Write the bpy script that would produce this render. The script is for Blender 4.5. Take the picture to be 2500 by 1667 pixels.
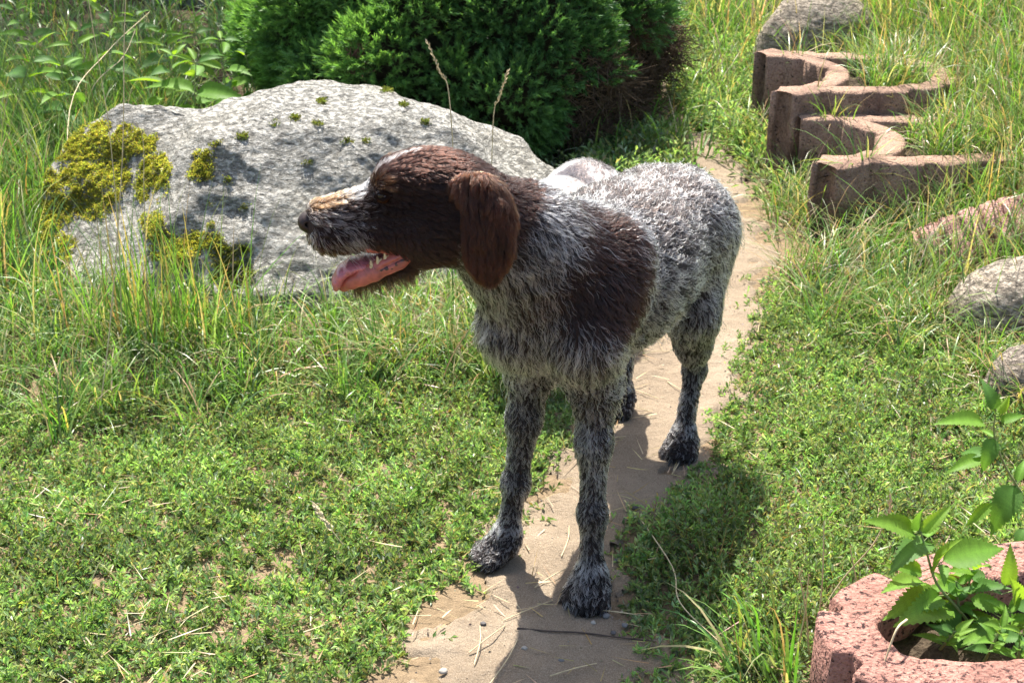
import bpy, math, random
import numpy as np
from mathutils import Vector

for _o in list(bpy.data.objects):
    bpy.data.objects.remove(_o, do_unlink=True)
SC = bpy.context.scene
COL = SC.collection
rng = np.random.default_rng(7)

# ------------------------------------------------------------------ camera
CAM_H, PITCH, LENS = 1.40, math.radians(25.0), 50.0
cd = bpy.data.cameras.new('camera')
cam = bpy.data.objects.new('camera', cd)
COL.objects.link(cam)
cam.location = (0, 0, CAM_H)
cam.rotation_euler = (math.pi / 2 - PITCH, 0, 0)
cd.lens, cd.sensor_width = LENS, 36.0
cd.clip_start, cd.clip_end = 0.05, 400.0
cd.dof.use_dof = True
cd.dof.focus_distance = 2.15
cd.dof.aperture_fstop = 16.0
SC.camera = cam

# ------------------------------------------------------------------ world, sun, exposure
SUN_EL, SUN_AZ = math.radians(58.0), math.radians(-7.0)   # azimuth from +Y (behind the dog), towards -X
world = bpy.data.worlds.new('World')
SC.world = world
world.use_nodes = True
wn = world.node_tree
wn.nodes.clear()
wo = wn.nodes.new('ShaderNodeOutputWorld')
wb = wn.nodes.new('ShaderNodeBackground')
ws = wn.nodes.new('ShaderNodeTexSky')
ws.sky_type = 'NISHITA'
ws.sun_disc = False
ws.sun_elevation = SUN_EL
ws.sun_rotation = SUN_AZ
ws.air_density, ws.dust_density, ws.ozone_density = 1.0, 3.0, 0.7
wb.inputs['Strength'].default_value = 0.115
wn.links.new(ws.outputs[0], wb.inputs['Color'])
wn.links.new(wb.outputs[0], wo.inputs['Surface'])
sd = bpy.data.lights.new('sun', 'SUN')
sd.energy, sd.angle, sd.color = 5.0, math.radians(0.53), (1.0, 0.955, 0.88)
sun = bpy.data.objects.new('sun', sd)
COL.objects.link(sun)
sun_from = Vector((math.sin(SUN_AZ) * math.cos(SUN_EL), math.cos(SUN_AZ) * math.cos(SUN_EL), math.sin(SUN_EL)))
sun.rotation_euler = sun_from.to_track_quat('Z', 'Y').to_euler()
sun.location = sun_from * 30
SC.view_settings.view_transform = 'Standard'
SC.view_settings.look = 'None'
SC.view_settings.gamma = 1.0
SC.view_settings.exposure = 1.45
SC.view_settings.use_curve_mapping = False
SC.cycles.max_bounces = 8
SC.cycles.diffuse_bounces = 4
SC.cycles.glossy_bounces = 3
SC.cycles.transmission_bounces = 6
SC.cycles.transparent_max_bounces = 8
SC.cycles.caustics_reflective = False
SC.cycles.caustics_refractive = False

# ------------------------------------------------------------------ helpers
FPX = LENS / 36.0 * 2500.0
CP, SP = math.cos(PITCH), math.sin(PITCH)

def ray(px, py):
    u, v = (px - 1250.0) / FPX, (py - 833.5) / FPX
    return np.array([u, CP - v * SP, -SP - v * CP])

def P(px, py, Y):
    """point of the place seen at that spot of the photograph, Y metres away"""
    r = ray(px, py)
    return np.array([0, 0, CAM_H]) + r * (Y / r[1])

def G(px, py, z=0.0):
    r = ray(px, py)
    return np.array([0, 0, CAM_H]) + r * ((z - CAM_H) / r[2])

def unit(a):
    a = np.asarray(a, float)
    return a / np.maximum(np.linalg.norm(a, axis=-1, keepdims=True), 1e-9)

_perm = np.random.default_rng(3).permutation(256)
_perm = np.concatenate([_perm, _perm, _perm]).astype(np.int64)
_grad = unit(np.random.default_rng(4).normal(size=(256, 3)))

def perlin(p):
    p = np.asarray(p, float)
    i = np.floor(p).astype(np.int64)
    f = p - i
    i &= 255
    w = f * f * f * (f * (f * 6 - 15) + 10)
    out = 0
    for dx in (0, 1):
        for dy in (0, 1):
            for dz in (0, 1):
                h = _perm[_perm[_perm[(i[..., 0] + dx) & 255] + ((i[..., 1] + dy) & 255)] + ((i[..., 2] + dz) & 255)]
                g = _grad[h]
                d = (g[..., 0] * (f[..., 0] - dx) + g[..., 1] * (f[..., 1] - dy) + g[..., 2] * (f[..., 2] - dz))
                wx = w[..., 0] if dx else 1 - w[..., 0]
                wy = w[..., 1] if dy else 1 - w[..., 1]
                wz = w[..., 2] if dz else 1 - w[..., 2]
                out = out + d * wx * wy * wz
    return out * 1.6

def fbm(p, octv=4, gain=0.5, lac=2.03):
    p = np.asarray(p, float)
    a, s = 1.0, 0
    for _ in range(octv):
        s = s + a * perlin(p)
        p = p * lac + 17.3
        a *= gain
    return s

def sm(a, b, x):
    t = np.clip((x - a) / (b - a), 0, 1)
    return t * t * (3 - 2 * t)

def new_mesh(name, v, faces, smooth=True, mat=None, colors=None):
    """faces: (n,k) array, or list of such arrays. colors: per-vertex rgb"""
    me = bpy.data.meshes.new(name)
    v = np.asarray(v, np.float32)
    if isinstance(faces, np.ndarray):
        faces = [faces]
    faces = [np.asarray(f, np.int32) for f in faces if len(f)]
    loops = np.concatenate([f.ravel() for f in faces])
    sizes = np.concatenate([np.full(len(f), f.shape[1], np.int32) for f in faces])
    starts = np.concatenate([[0], np.cumsum(sizes)[:-1]]).astype(np.int32)
    me.vertices.add(len(v))
    me.vertices.foreach_set('co', v.ravel())
    me.loops.add(len(loops))
    me.loops.foreach_set('vertex_index', loops)
    me.polygons.add(len(sizes))
    me.polygons.foreach_set('loop_start', starts)
    me.update(calc_edges=True)
    me.polygons.foreach_set('use_smooth', np.full(len(sizes), smooth))
    if colors is not None:
        c = np.ones((len(v), 4), np.float32)
        c[:, :3] = colors
        at = me.attributes.new('col', 'FLOAT_COLOR', 'POINT')
        at.data.foreach_set('color', c.ravel())
    if mat is not None:
        me.materials.append(mat)
    me.update()
    return me

def add(name, data, parent=None, label=None, cat=None, group=None, kind=None, loc=None):
    o = bpy.data.objects.new(name, data)
    COL.objects.link(o)
    if parent is not None:
        o.parent = parent
    if loc is not None:
        o.location = loc
    for k, val in (('label', label), ('category', cat), ('group', group), ('kind', kind)):
        if val:
            o[k] = val
    return o

def thing(name, label, cat, loc=(0, 0, 0), group=None):
    return add(name, None, None, label, cat, group, None, tuple(float(t) for t in loc))

# ------------------------------------------------------------------ material helper
class NT:
    def __init__(self, name):
        self.m = bpy.data.materials.new(name)
        self.m.use_nodes = True
        self.t = self.m.node_tree
        self.t.nodes.clear()
        self.out = self.t.nodes.new('ShaderNodeOutputMaterial')
    def n(self, typ, ins=None, **kw):
        nd = self.t.nodes.new(typ)
        for k, v in kw.items():
            setattr(nd, k, v)
        for k, v in (ins or {}).items():
            s = nd.inputs[k]
            if isinstance(v, bpy.types.NodeSocket):
                self.t.links.new(v, s)
            else:
                s.default_value = v
        return nd
    def link(self, a, b):
        self.t.links.new(a, b)
    def ramp(self, fac, stops):
        r = self.n('ShaderNodeValToRGB', {'Fac': fac})
        el = r.color_ramp.elements
        while len(el) > 1:
            el.remove(el[-1])
        el[0].position = stops[0][0]
        el[0].color = (*stops[0][1], 1) if len(stops[0][1]) == 3 else stops[0][1]
        for p, c in stops[1:]:
            e = el.new(p)
            e.color = (*c, 1) if len(c) == 3 else c
        return r.outputs['Color']
    def noise(self, vec, scale, detail=4, rough=0.55, dist=0.0):
        return self.n('ShaderNodeTexNoise', {'Vector': vec, 'Scale': scale, 'Detail': detail, 'Roughness': rough, 'Distortion': dist}).outputs['Fac']
    def mix(self, fac, a, b, mode='MIX'):
        nd = self.n('ShaderNodeMix', data_type='RGBA', blend_type=mode)
        for idx, v in ((0, fac), (6, a), (7, b)):
            s = nd.inputs[idx]
            if isinstance(v, bpy.types.NodeSocket):
                self.t.links.new(v, s)
            elif idx == 0:
                s.default_value = v
            else:
                s.default_value = (*v, 1) if len(v) == 3 else v
        return nd.outputs[2]
    def math(self, op, a, b=0.0, clamp=False):
        nd = self.n('ShaderNodeMath', operation=op, use_clamp=clamp)
        for i, v in ((0, a), (1, b)):
            if isinstance(v, bpy.types.NodeSocket):
                self.t.links.new(v, nd.inputs[i])
            else:
                nd.inputs[i].default_value = v
        return nd.outputs[0]
    def obj(self):
        return self.n('ShaderNodeTexCoord').outputs['Object']
    def bump(self, h, strength=0.5, dist=0.01, normal=None):
        b = self.n('ShaderNodeBump', {'Height': h, 'Strength': strength, 'Distance': dist})
        if normal is not None:
            self.t.links.new(normal, b.inputs['Normal'])
        return b.outputs['Normal']
    def surf(self, color, rough=0.8, normal=None, spec=0.3, **ins):
        d = {'Base Color': color if isinstance(color, bpy.types.NodeSocket) else (*color, 1), 'Roughness': rough, 'Specular IOR Level': spec}
        d.update(ins)
        p = self.n('ShaderNodeBsdfPrincipled', d)
        if normal is not None:
            self.t.links.new(normal, p.inputs['Normal'])
        return p
    def done(self, sh):
        self.t.links.new(sh.outputs[0], self.out.inputs['Surface'])
        return self.m

def leaf_mat(name, transl=0.42, rough=0.42, spec=0.35, tint=(1.12, 1.22, 0.55)):
    """thin leaf: colour carried per leaf, light shines through"""
    t = NT(name)
    a = t.n('ShaderNodeAttribute', attribute_name='col').outputs['Color']
    nz = t.noise(t.obj(), 90.0, 2)
    a = t.mix(1.0, a, t.ramp(nz, [(0.3, (0.78, 0.78, 0.78)), (0.7, (1.2, 1.2, 1.2))]), 'MULTIPLY')
    p = t.surf(a, rough, None, spec)
    tr = t.n('ShaderNodeBsdfTranslucent', {'Color': t.mix(1.0, a, tint, 'MULTIPLY')})
    mx = t.n('ShaderNodeMixShader', {'Fac': transl, 1: p.outputs[0], 2: tr.outputs[0]})
    return t.done(mx)

# ------------------------------------------------------------------ implicit bodies
def smin(a, b, k):
    h = np.maximum(k - np.abs(a - b), 0.0) / k
    return np.minimum(a, b) - h * h * k * 0.25

class Blob:
    """union of tapered limbs and ellipsoids, polygonised to one continuous skin"""
    def __init__(self):
        self.p = []
    def cone(self, a, b, ra, rb, k=0.03, axis=None, s=1.0, flow=None, cut=False, tag=''):
        self.p.append(('c', np.array(a, float), np.array(b, float), ra, rb, k, None if axis is None else unit(axis), s, flow, cut, tag))
    def ell(self, c, ax, r, k=0.03, flow=None, cut=False, tag=''):
        self.p.append(('e', np.array(c, float), unit(ax), np.array(r, float), None, k, None, 1.0, flow, cut, tag))
    def dist1(self, q, pr):
        if pr[0] == 'e':
            L = (q - pr[1]) @ pr[2].T
            k0 = np.linalg.norm(L / pr[3], axis=-1)
            k1 = np.linalg.norm(L / (pr[3] ** 2), axis=-1)
            return k0 * (k0 - 1.0) / np.maximum(k1, 1e-9)
        _, a, b, ra, rb, k, ax, s = pr[:8]
        pa, ba = q - a, b - a
        if ax is not None:
            pa = pa + (pa @ ax)[..., None] * ax * (1 / s - 1)
            ba = ba + (ba @ ax) * ax * (1 / s - 1)
        h = np.clip((pa @ ba) / max(ba @ ba, 1e-9), 0, 1)
        return (np.linalg.norm(pa - h[..., None] * ba, axis=-1) - (ra + (rb - ra) * h)) * min(1.0, s)
    def bounds(self, pr):
        if pr[0] == 'e':
            r = max(pr[3])
            return pr[1] - r, pr[1] + r
        r = max(pr[3], pr[4]) * max(1, pr[7])
        return np.minimum(pr[1], pr[2]) - r, np.maximum(pr[1], pr[2]) + r
    def mesh(self, h, smooth=1, warp=None):
        lo = np.min([self.bounds(p)[0] for p in self.p if not p[9]], axis=0) - 4 * h
        hi = np.max([self.bounds(p)[1] for p in self.p if not p[9]], axis=0) + 4 * h
        n = np.ceil((hi - lo) / h).astype(int) + 1
        V = np.full(n, 0.2, np.float32)
        xs = [lo[i] + h * np.arange(n[i]) for i in range(3)]
        for pr in self.p:
            a, b = self.bounds(pr)
            m = pr[5] + 0.03
            i0 = np.clip(np.floor((a - m - lo) / h).astype(int), 0, n)
            i1 = np.clip(np.ceil((b + m - lo) / h).astype(int) + 1, 0, n)
            sl = tuple(slice(i0[i], i1[i]) for i in range(3))
            q = np.stack(np.meshgrid(*[xs[i][sl[i]] for i in range(3)], indexing='ij'), -1)
            d = self.dist1(q, pr)
            if pr[9]:
                V[sl] = -smin(-V[sl], d, pr[5])
            else:
                V[sl] = smin(V[sl], d, pr[5])
        return surface_net(V, lo, h, smooth)

def surface_net(V, lo, h, smooth=1):
    n = V.shape
    S = V < 0
    c = [V[i:n[0] - 1 + i, j:n[1] - 1 + j, k:n[2] - 1 + k] for i in (0, 1) for j in (0, 1) for k in (0, 1)]
    sgn = sum((x < 0).astype(np.int8) for x in c)
    act = (sgn > 0) & (sgn < 8)
    idx = np.full(act.shape, -1, np.int64)
    cells = np.argwhere(act)
    idx[act] = np.arange(len(cells))
    cv = np.stack([x[act] for x in c], -1)
    offs = np.array([(i, j, k) for i in (0, 1) for j in (0, 1) for k in (0, 1)], float)
    acc = np.zeros((len(cells), 3))
    cnt = np.zeros(len(cells))
    for a in range(8):
        for b in range(a + 1, 8):
            if np.abs(offs[a] - offs[b]).sum() != 1:
                continue
            va, vb = cv[:, a], cv[:, b]
            m = (va < 0) != (vb < 0)
            t = np.where(m, va / np.where(m, va - vb, 1), 0)
            acc += np.where(m[:, None], offs[a] + t[:, None] * (offs[b] - offs[a]), 0)
            cnt += m
    v = lo + h * (cells + acc / cnt[:, None])
    faces = []
    for ax in range(3):
        u, w = (ax + 1) % 3, (ax + 2) % 3
        sl0 = [slice(1, n[i] - 1) for i in range(3)]
        sl1 = list(sl0)
        sl0[ax] = slice(0, n[ax] - 1)
        sl1[ax] = slice(1, n[ax])
        s0, s1 = S[tuple(sl0)], S[tuple(sl1)]
        e = np.argwhere(s0 != s1)
        flip = s0[s0 != s1]
        base = e.copy()
        base[:, u] += 1
        base[:, w] += 1
        def at(du, dw):
            q = base.copy()
            q[:, u] -= du
            q[:, w] -= dw
            return idx[q[:, 0], q[:, 1], q[:, 2]]
        quad = np.stack([at(1, 1), at(0, 1), at(0, 0), at(1, 0)], -1)
        quad[~flip] = quad[~flip][:, ::-1]
        faces.append(quad)
    f = np.concatenate(faces)
    f = f[(f >= 0).all(1)]
    for _ in range(smooth):
        a = np.zeros_like(v)
        k = np.zeros(len(v))
        for i in range(4):
            np.add.at(a, f[:, i], v[f[:, (i + 1) % 4]])
            np.add.at(k, f[:, i], 1)
        v = 0.5 * v + 0.5 * a / np.maximum(k, 1)[:, None]
    return v, f

def vnormals(v, f):
    n = np.zeros_like(v)
    fn = np.cross(v[f[:, 2]] - v[f[:, 0]], v[f[:, 3 % f.shape[1]]] - v[f[:, 1]]) if f.shape[1] == 4 else np.cross(v[f[:, 1]] - v[f[:, 0]], v[f[:, 2]] - v[f[:, 0]])
    for i in range(f.shape[1]):
        np.add.at(n, f[:, i], fn)
    return unit(n)

def tris_of(f):
    return f if f.shape[1] == 3 else np.concatenate([f[:, [0, 1, 2]], f[:, [0, 2, 3]]])

def sample_surface(v, f, n, r, weight=None):
    """random points, interpolated normals; weight per vertex scales the density"""
    t = tris_of(f)
    vn = vnormals(v, f)
    ar = np.linalg.norm(np.cross(v[t[:, 1]] - v[t[:, 0]], v[t[:, 2]] - v[t[:, 0]]), axis=1)
    if weight is not None:
        ar = ar * weight[t].mean(1)
    i = r.choice(len(t), n, p=ar / ar.sum())
    a, b = r.random(n), r.random(n)
    s = a + b > 1
    a[s], b[s] = 1 - a[s], 1 - b[s]
    w = np.stack([1 - a - b, a, b], -1)[:, :, None]
    return (v[t[i]] * w).sum(1), unit((vn[t[i]] * w).sum(1))
# ------------------------------------------------------------------ ground and path
PATH = np.array([(-0.06, 1.2), (-0.02, 1.55), (0.02, 1.79), (0.055, 1.99), (0.12, 2.25), (0.26, 2.49), (0.335, 2.76), (0.44, 3.08), (0.55, 3.47), (0.625, 3.95), (0.628, 4.25), (0.60, 4.56), (0.55, 4.80), (0.54, 5.1), (0.6, 5.5)])
PATH_W = np.array([0.25, 0.22, 0.18, 0.13, 0.105, 0.125, 0.12, 0.115, 0.095, 0.075, 0.08, 0.09, 0.08, 0.05, 0.02])

def path_signed(xy):
    """distance outside the trodden strip (negative inside)"""
    xy = np.asarray(xy, float)
    best = np.full(xy.shape[:-1], 1e9)
    for i in range(len(PATH) - 1):
        a, b = PATH[i], PATH[i + 1]
        ab = b - a
        t = np.clip(((xy - a) @ ab) / (ab @ ab), 0, 1)
        d = np.linalg.norm(xy - a - t[..., None] * ab, axis=-1) - (PATH_W[i] + (PATH_W[i + 1] - PATH_W[i]) * t)
        best = np.minimum(best, d)
    return best

def ground_z(x, y):
    x, y = np.asarray(x, float), np.asarray(y, float)
    p = np.stack([x, y, np.zeros_like(x)], -1)
    z = 0.012 * fbm(p * 2.2, 3) * sm(0.0, 0.25, path_signed(np.stack([x, y], -1)))
    z = z + 0.42 * sm(0.95, 2.6, x) * sm(2.6, 4.2, y) + 0.10 * sm(1.0, 1.6, x) * sm(3.0, 3.5, y)
    z = z + 0.35 * sm(4.4, 9.0, y) * sm(0.9, 2.5, x)
    z = z + 0.12 * sm(4.0, 7.0, y) * sm(0.3, -2.0, x)
    return z

def ground_material():
    t = NT('soil_and_sand')
    o = t.obj()
    n1, n2, n3 = t.noise(o, 3.0, 5), t.noise(o, 45.0, 4, 0.6), t.noise(o, 420.0, 3, 0.6)
    c = t.ramp(n1, [(0.3, (0.21, 0.152, 0.095)), (0.7, (0.29, 0.215, 0.14))])
    c = t.mix(t.ramp(n2, [(0.42, (0, 0, 0)), (0.7, (1, 1, 1))]), c, (0.14, 0.10, 0.062))
    c = t.mix(0.35, c, t.ramp(n3, [(0.3, (0.09, 0.07, 0.05)), (0.7, (0.38, 0.3, 0.2))]))
    c = t.mix(1.0, c, t.n('ShaderNodeAttribute', attribute_name='col').outputs['Color'], 'MULTIPLY')
    h = t.math('ADD', t.math('MULTIPLY', n2, 1.0), t.math('MULTIPLY', n3, 0.35))
    return t.done(t.surf(c, 0.95, t.bump(h, 0.9, 0.012), 0.1))

def sand_material():
    t = NT('trodden_sand')
    o = t.obj()
    n1, n2, n3 = t.noise(o, 5.0, 5, 0.6), t.noise(o, 38.0, 5, 0.65), t.noise(o, 520.0, 3, 0.7)
    c = t.ramp(n1, [(0.32, (0.165, 0.124, 0.084)), (0.52, (0.265, 0.205, 0.140)), (0.70, (0.34, 0.275, 0.20))])
    c = t.mix(t.ramp(n2, [(0.55, (0, 0, 0)), (0.75, (0.8, 0.8, 0.8))]), c, (0.135, 0.098, 0.065))
    c = t.mix(0.5, c, t.ramp(n3, [(0.3, (0.09, 0.066, 0.045)), (0.5, (0.26, 0.20, 0.14)), (0.68, (0.46, 0.39, 0.30))]))
    h = t.math('ADD', t.math('MULTIPLY', n2, 1.0), t.math('MULTIPLY', n3, 0.3))
    return t.done(t.surf(c, 0.95, t.bump(h, 1.0, 0.010), 0.12))

def grid_sheet(xs, ys):
    X, Y = np.meshgrid(xs, ys, indexing='ij')
    nx, ny = len(xs), len(ys)
    i = np.arange(nx * ny).reshape(nx, ny)
    f = np.stack([i[:-1, :-1], i[1:, :-1], i[1:, 1:], i[:-1, 1:]], -1).reshape(-1, 4)
    return X.ravel(), Y.ravel(), f

_xs = np.concatenate([-np.geomspace(60, 3.2, 14), np.linspace(-3.0, 3.0, 150), np.geomspace(3.2, 60, 14)])
_ys = np.concatenate([[-20, -8, -3, -1, 0], np.linspace(0.5, 7.5, 180), np.geomspace(7.8, 90, 16)])
gx, gy, gf = grid_sheet(_xs, _ys)
_hum = 1 - 0.72 * np.maximum(sm(2.7, 3.3, gy) * sm(0.30, 0.1, gx), sm(0.72, 0.95, gx) * sm(2.8, 3.1, gy)) * (0.8 + 0.2 * np.tanh(3 * fbm(np.stack([gx * 3, gy * 3, gx * 0], -1), 3)))   # dark humus where the meadow grows
_gcol = _hum[:, None] * np.array([[1.0, 0.97, 0.92]])
ground = add('ground', new_mesh('ground', np.stack([gx, gy, ground_z(gx, gy)], -1), gf, True, ground_material(), _gcol), kind='structure', label='brown sandy soil under the grass and weeds', cat='ground')

# path: sheet of trodden sand a few millimetres above the soil, ragged along its edge
px_, py_, pf = grid_sheet(np.linspace(-0.9, 1.5, 200), np.linspace(0.9, 6.8, 420))
_d = path_signed(np.stack([px_, py_], -1)) + 0.11 * fbm(np.stack([px_ * 6, py_ * 6, px_ * 0 + 4.2], -1), 5, 0.6)
_pz = ground_z(px_, py_) + 0.007 + 0.006 * fbm(np.stack([px_ * 11, py_ * 11, px_ * 0], -1), 5, 0.6)
_pz = np.where(_d > 0.0, _pz - 0.03 * np.clip(_d / 0.05, 0, 1), _pz)
_keep = (_d[pf] < 0.05).all(1)
path = add('path', new_mesh('path', np.stack([px_, py_, _pz], -1), pf[_keep], True, sand_material()), kind='structure', label='narrow path of pale trodden sand winding between the weeds', cat='path')

# ------------------------------------------------------------------ boulders
def rock_material(name, light, mid, dark, warm, scale=1.0):
    t = NT(name)
    o = t.obj()
    big = t.noise(o, 4.0 * scale, 5, 0.6)
    grain = t.noise(o, 75.0 * scale, 4, 0.65, 0.3)
    speck = t.n('ShaderNodeTexVoronoi', {'Vector': o, 'Scale': 120.0 * scale}).outputs['Distance']
    mp = t.n('ShaderNodeMapping', {'Vector': o, 'Rotation': (0.3, 0.5, 0.4), 'Scale': (1.0, 1.0, 2.6)}).outputs[0]
    pit = t.noise(mp, 55.0 * scale, 5, 0.7)
    c = t.ramp(grain, [(0.32, mid), (0.5, light), (0.8, tuple(min(0.85, 1.15 * q) for q in light))])
    c = t.mix(t.ramp(pit, [(0.34, (0.85, 0.85, 0.85)), (0.45, (0, 0, 0))]), c, dark)
    c = t.mix(t.ramp(big, [(0.45, (0, 0, 0)), (0.75, (0.6, 0.6, 0.6))]), c, warm)
    c = t.mix(t.math('MULTIPLY', t.ramp(speck, [(0.05, (1, 1, 1)), (0.22, (0, 0, 0))]), 0.5), c, dark)
    h = t.math('ADD', t.math('MULTIPLY', t.ramp(pit, [(0.33, (0, 0, 0)), (0.52, (1, 1, 1))]), 0.55), t.math('MULTIPLY', grain, 0.55))
    return t.done(t.surf(c, 0.85, t.bump(h, 1.0, 0.026), 0.25))

ROCK_GREY = rock_material('grey_granite', (0.375, 0.36, 0.32), (0.235, 0.225, 0.20), (0.060, 0.057, 0.050), (0.29, 0.265, 0.205))
ROCK_TAN = rock_material('tan_granite', (0.38, 0.32, 0.25), (0.25, 0.205, 0.155), (0.07, 0.058, 0.048), (0.31, 0.24, 0.18))

def rock(name, prims, h, amp, seed, mat, label, k=0.12, cuts=()):
    b = Blob()
    for c, r, rot in prims:
        ca, sa = math.cos(rot), math.sin(rot)
        b.ell(c, np.array([[ca, sa, 0], [-sa, ca, 0], [0, 0, 1.0]]), r, k)
    v, f = b.mesh(h, 1)
    for cc, nn, off in cuts:                       # flat chipped faces
        nn = unit(nn)
        dd = (v - np.array(cc)) @ nn - off + 0.02 * fbm(v * 5 + seed, 2)
        v = v - nn * (0.88 * np.maximum(dd, 0) ** 1.0)[:, None]
    n = vnormals(v, f)
    o = v + seed * 11.7
    d = amp * (fbm(o * 3.0, 3) * 0.9 + 0.35 * (1 - 2 * np.abs(perlin(o * 6.0))) + 0.15 * fbm(o * 12, 3) + 0.10 * fbm(o * 38, 2))
    v = v + n * d[:, None]
    org = np.array([v[:, 0].mean(), v[:, 1].mean(), 0.0])
    ob = add(name, new_mesh(name, v - org, f, True, mat), None, label, 'boulder', loc=tuple(org))
    return ob, v, f

boulder, BV, BF = rock('boulder', [
    ((-0.56, 3.72, 0.11), (0.48, 0.45, 0.285), 0.0),
    ((-0.96, 3.56, 0.12), (0.25, 0.33, 0.27), 0.3),
    ((-0.22, 3.66, 0.08), (0.37, 0.36, 0.235), -0.25),
    ((-0.52, 3.42, 0.04), (0.38, 0.26, 0.26), 0.1),
    ((-0.95, 3.40, -0.02), (0.26, 0.22, 0.20), 0.1),
    ((-0.18, 3.48, 0.0), (0.24, 0.24, 0.24), 0.0)], 0.009, 0.030, 1.0, ROCK_GREY,
    'large grey granite boulder with yellow moss, behind the brown headed dog', 0.10,
    [((-.55, 3.6, .1), n_, o_) for n_, o_ in (((-.38, -.60, .72), .300), ((.0, -.69, .72), .262), ((.40, -.60, .70), .262), ((-.6, -.1, .8), .50), ((.5, -.15, .85), .355), ((-.05, .1, 1), .315))])

# ------------------------------------------------------------------ planter rings of pink concrete
def concrete_material(name, a, b, dark, pitdark=0.36):
    t = NT(name)
    o = t.obj()
    g = t.noise(o, 150.0, 4, 0.65)
    vor = t.n('ShaderNodeTexVoronoi', {'Vector': o, 'Scale': 170.0}).outputs['Distance']
    big = t.noise(o, 9.0, 4, 0.6)
    c = t.ramp(g, [(0.35, b), (0.6, a)])
    c = t.mix(t.ramp(t.noise(o, 95.0, 4, 0.7), [(pitdark, (1, 1, 1)), (pitdark + 0.06, (0, 0, 0))]), c, dark)
    c = t.mix(t.ramp(big, [(0.48, (0, 0, 0)), (0.70, (0.8, 0.8, 0.8))]), c, tuple(0.38 * q for q in b))
    h = t.math('SUBTRACT', t.math('MULTIPLY', g, 1.0), t.math('MULTIPLY', vor, 0.3))
    return t.done(t.surf(c, 0.92, t.bump(h, 1.0, 0.009), 0.15))

PINK = concrete_material('pink_concrete', (0.44, 0.235, 0.185), (0.29, 0.14, 0.11), (0.05, 0.03, 0.028), 0.40)
TAN = concrete_material('tan_concrete', (0.41, 0.275, 0.20), (0.27, 0.165, 0.12), (0.06, 0.04, 0.03), 0.36)
PALEPINK = concrete_material('pale_pink_concrete', (0.50, 0.30, 0.25), (0.40, 0.225, 0.185), (0.12, 0.07, 0.06), 0.30)
_sm = NT('dark_soil')
_sn = _sm.noise(_sm.obj(), 120.0, 4)
SOILM2 = _sm.done(_sm.surf(_sm.ramp(_sn, [(0.3, (0.035, 0.026, 0.018)), (0.7, (0.10, 0.075, 0.05))]), 0.95, _sm.bump(_sn, 1.0, 0.01), 0.1))

def oval_outline(n=220):
    t = np.linspace(0, 2 * math.pi, n, endpoint=False)
    c, q = np.cos(t), np.sin(t)
    return np.stack([1.185 + 1.185 * np.sign(c) * np.abs(c) ** 0.95, np.sign(q) * np.abs(q) ** 0.75], -1)

def ring_outline(n=220):
    """plan of a planter ring: straight-sided U with a hollow front, ribbed outside. unit: half width 1, hollow side at x=0"""
    pts = []
    t = np.linspace(0, 1, n, endpoint=False)
    # corners: front(-y) corner, arc round the back, rear(+y) corner, hollow back to the start
    for s in t:
        if s < 0.72:
            q = s / 0.72
            ang = -math.pi / 2 + math.pi * q
            e = 0.62
            x = 0.12 + 2.25 * np.sign(math.cos(ang)) * abs(math.cos(ang)) ** e
            y = np.sign(math.sin(ang)) * abs(math.sin(ang)) ** 0.8
            pts.append((x, y))
        else:
            q = (s - 0.72) / 0.28
            y = 1 - 2 * q
            x = 0.0 + 0.85 * math.cos(y * math.pi / 2) ** 0.8 if abs(y) < 1 else 0.0
            pts.append((x, y))
    return np.array(pts)

def inside(xy, poly):
    x, y = xy[:, 0], xy[:, 1]
    r = np.zeros(len(xy), bool)
    j = len(poly) - 1
    for i in range(len(poly)):
        xi, yi, xj, yj = *poly[i], *poly[j]
        c = ((yi > y) != (yj > y)) & (x < (xj - xi) * (y - yi) / (yj - yi + 1e-12) + xi)
        r ^= c
        j = i
    return r

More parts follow.
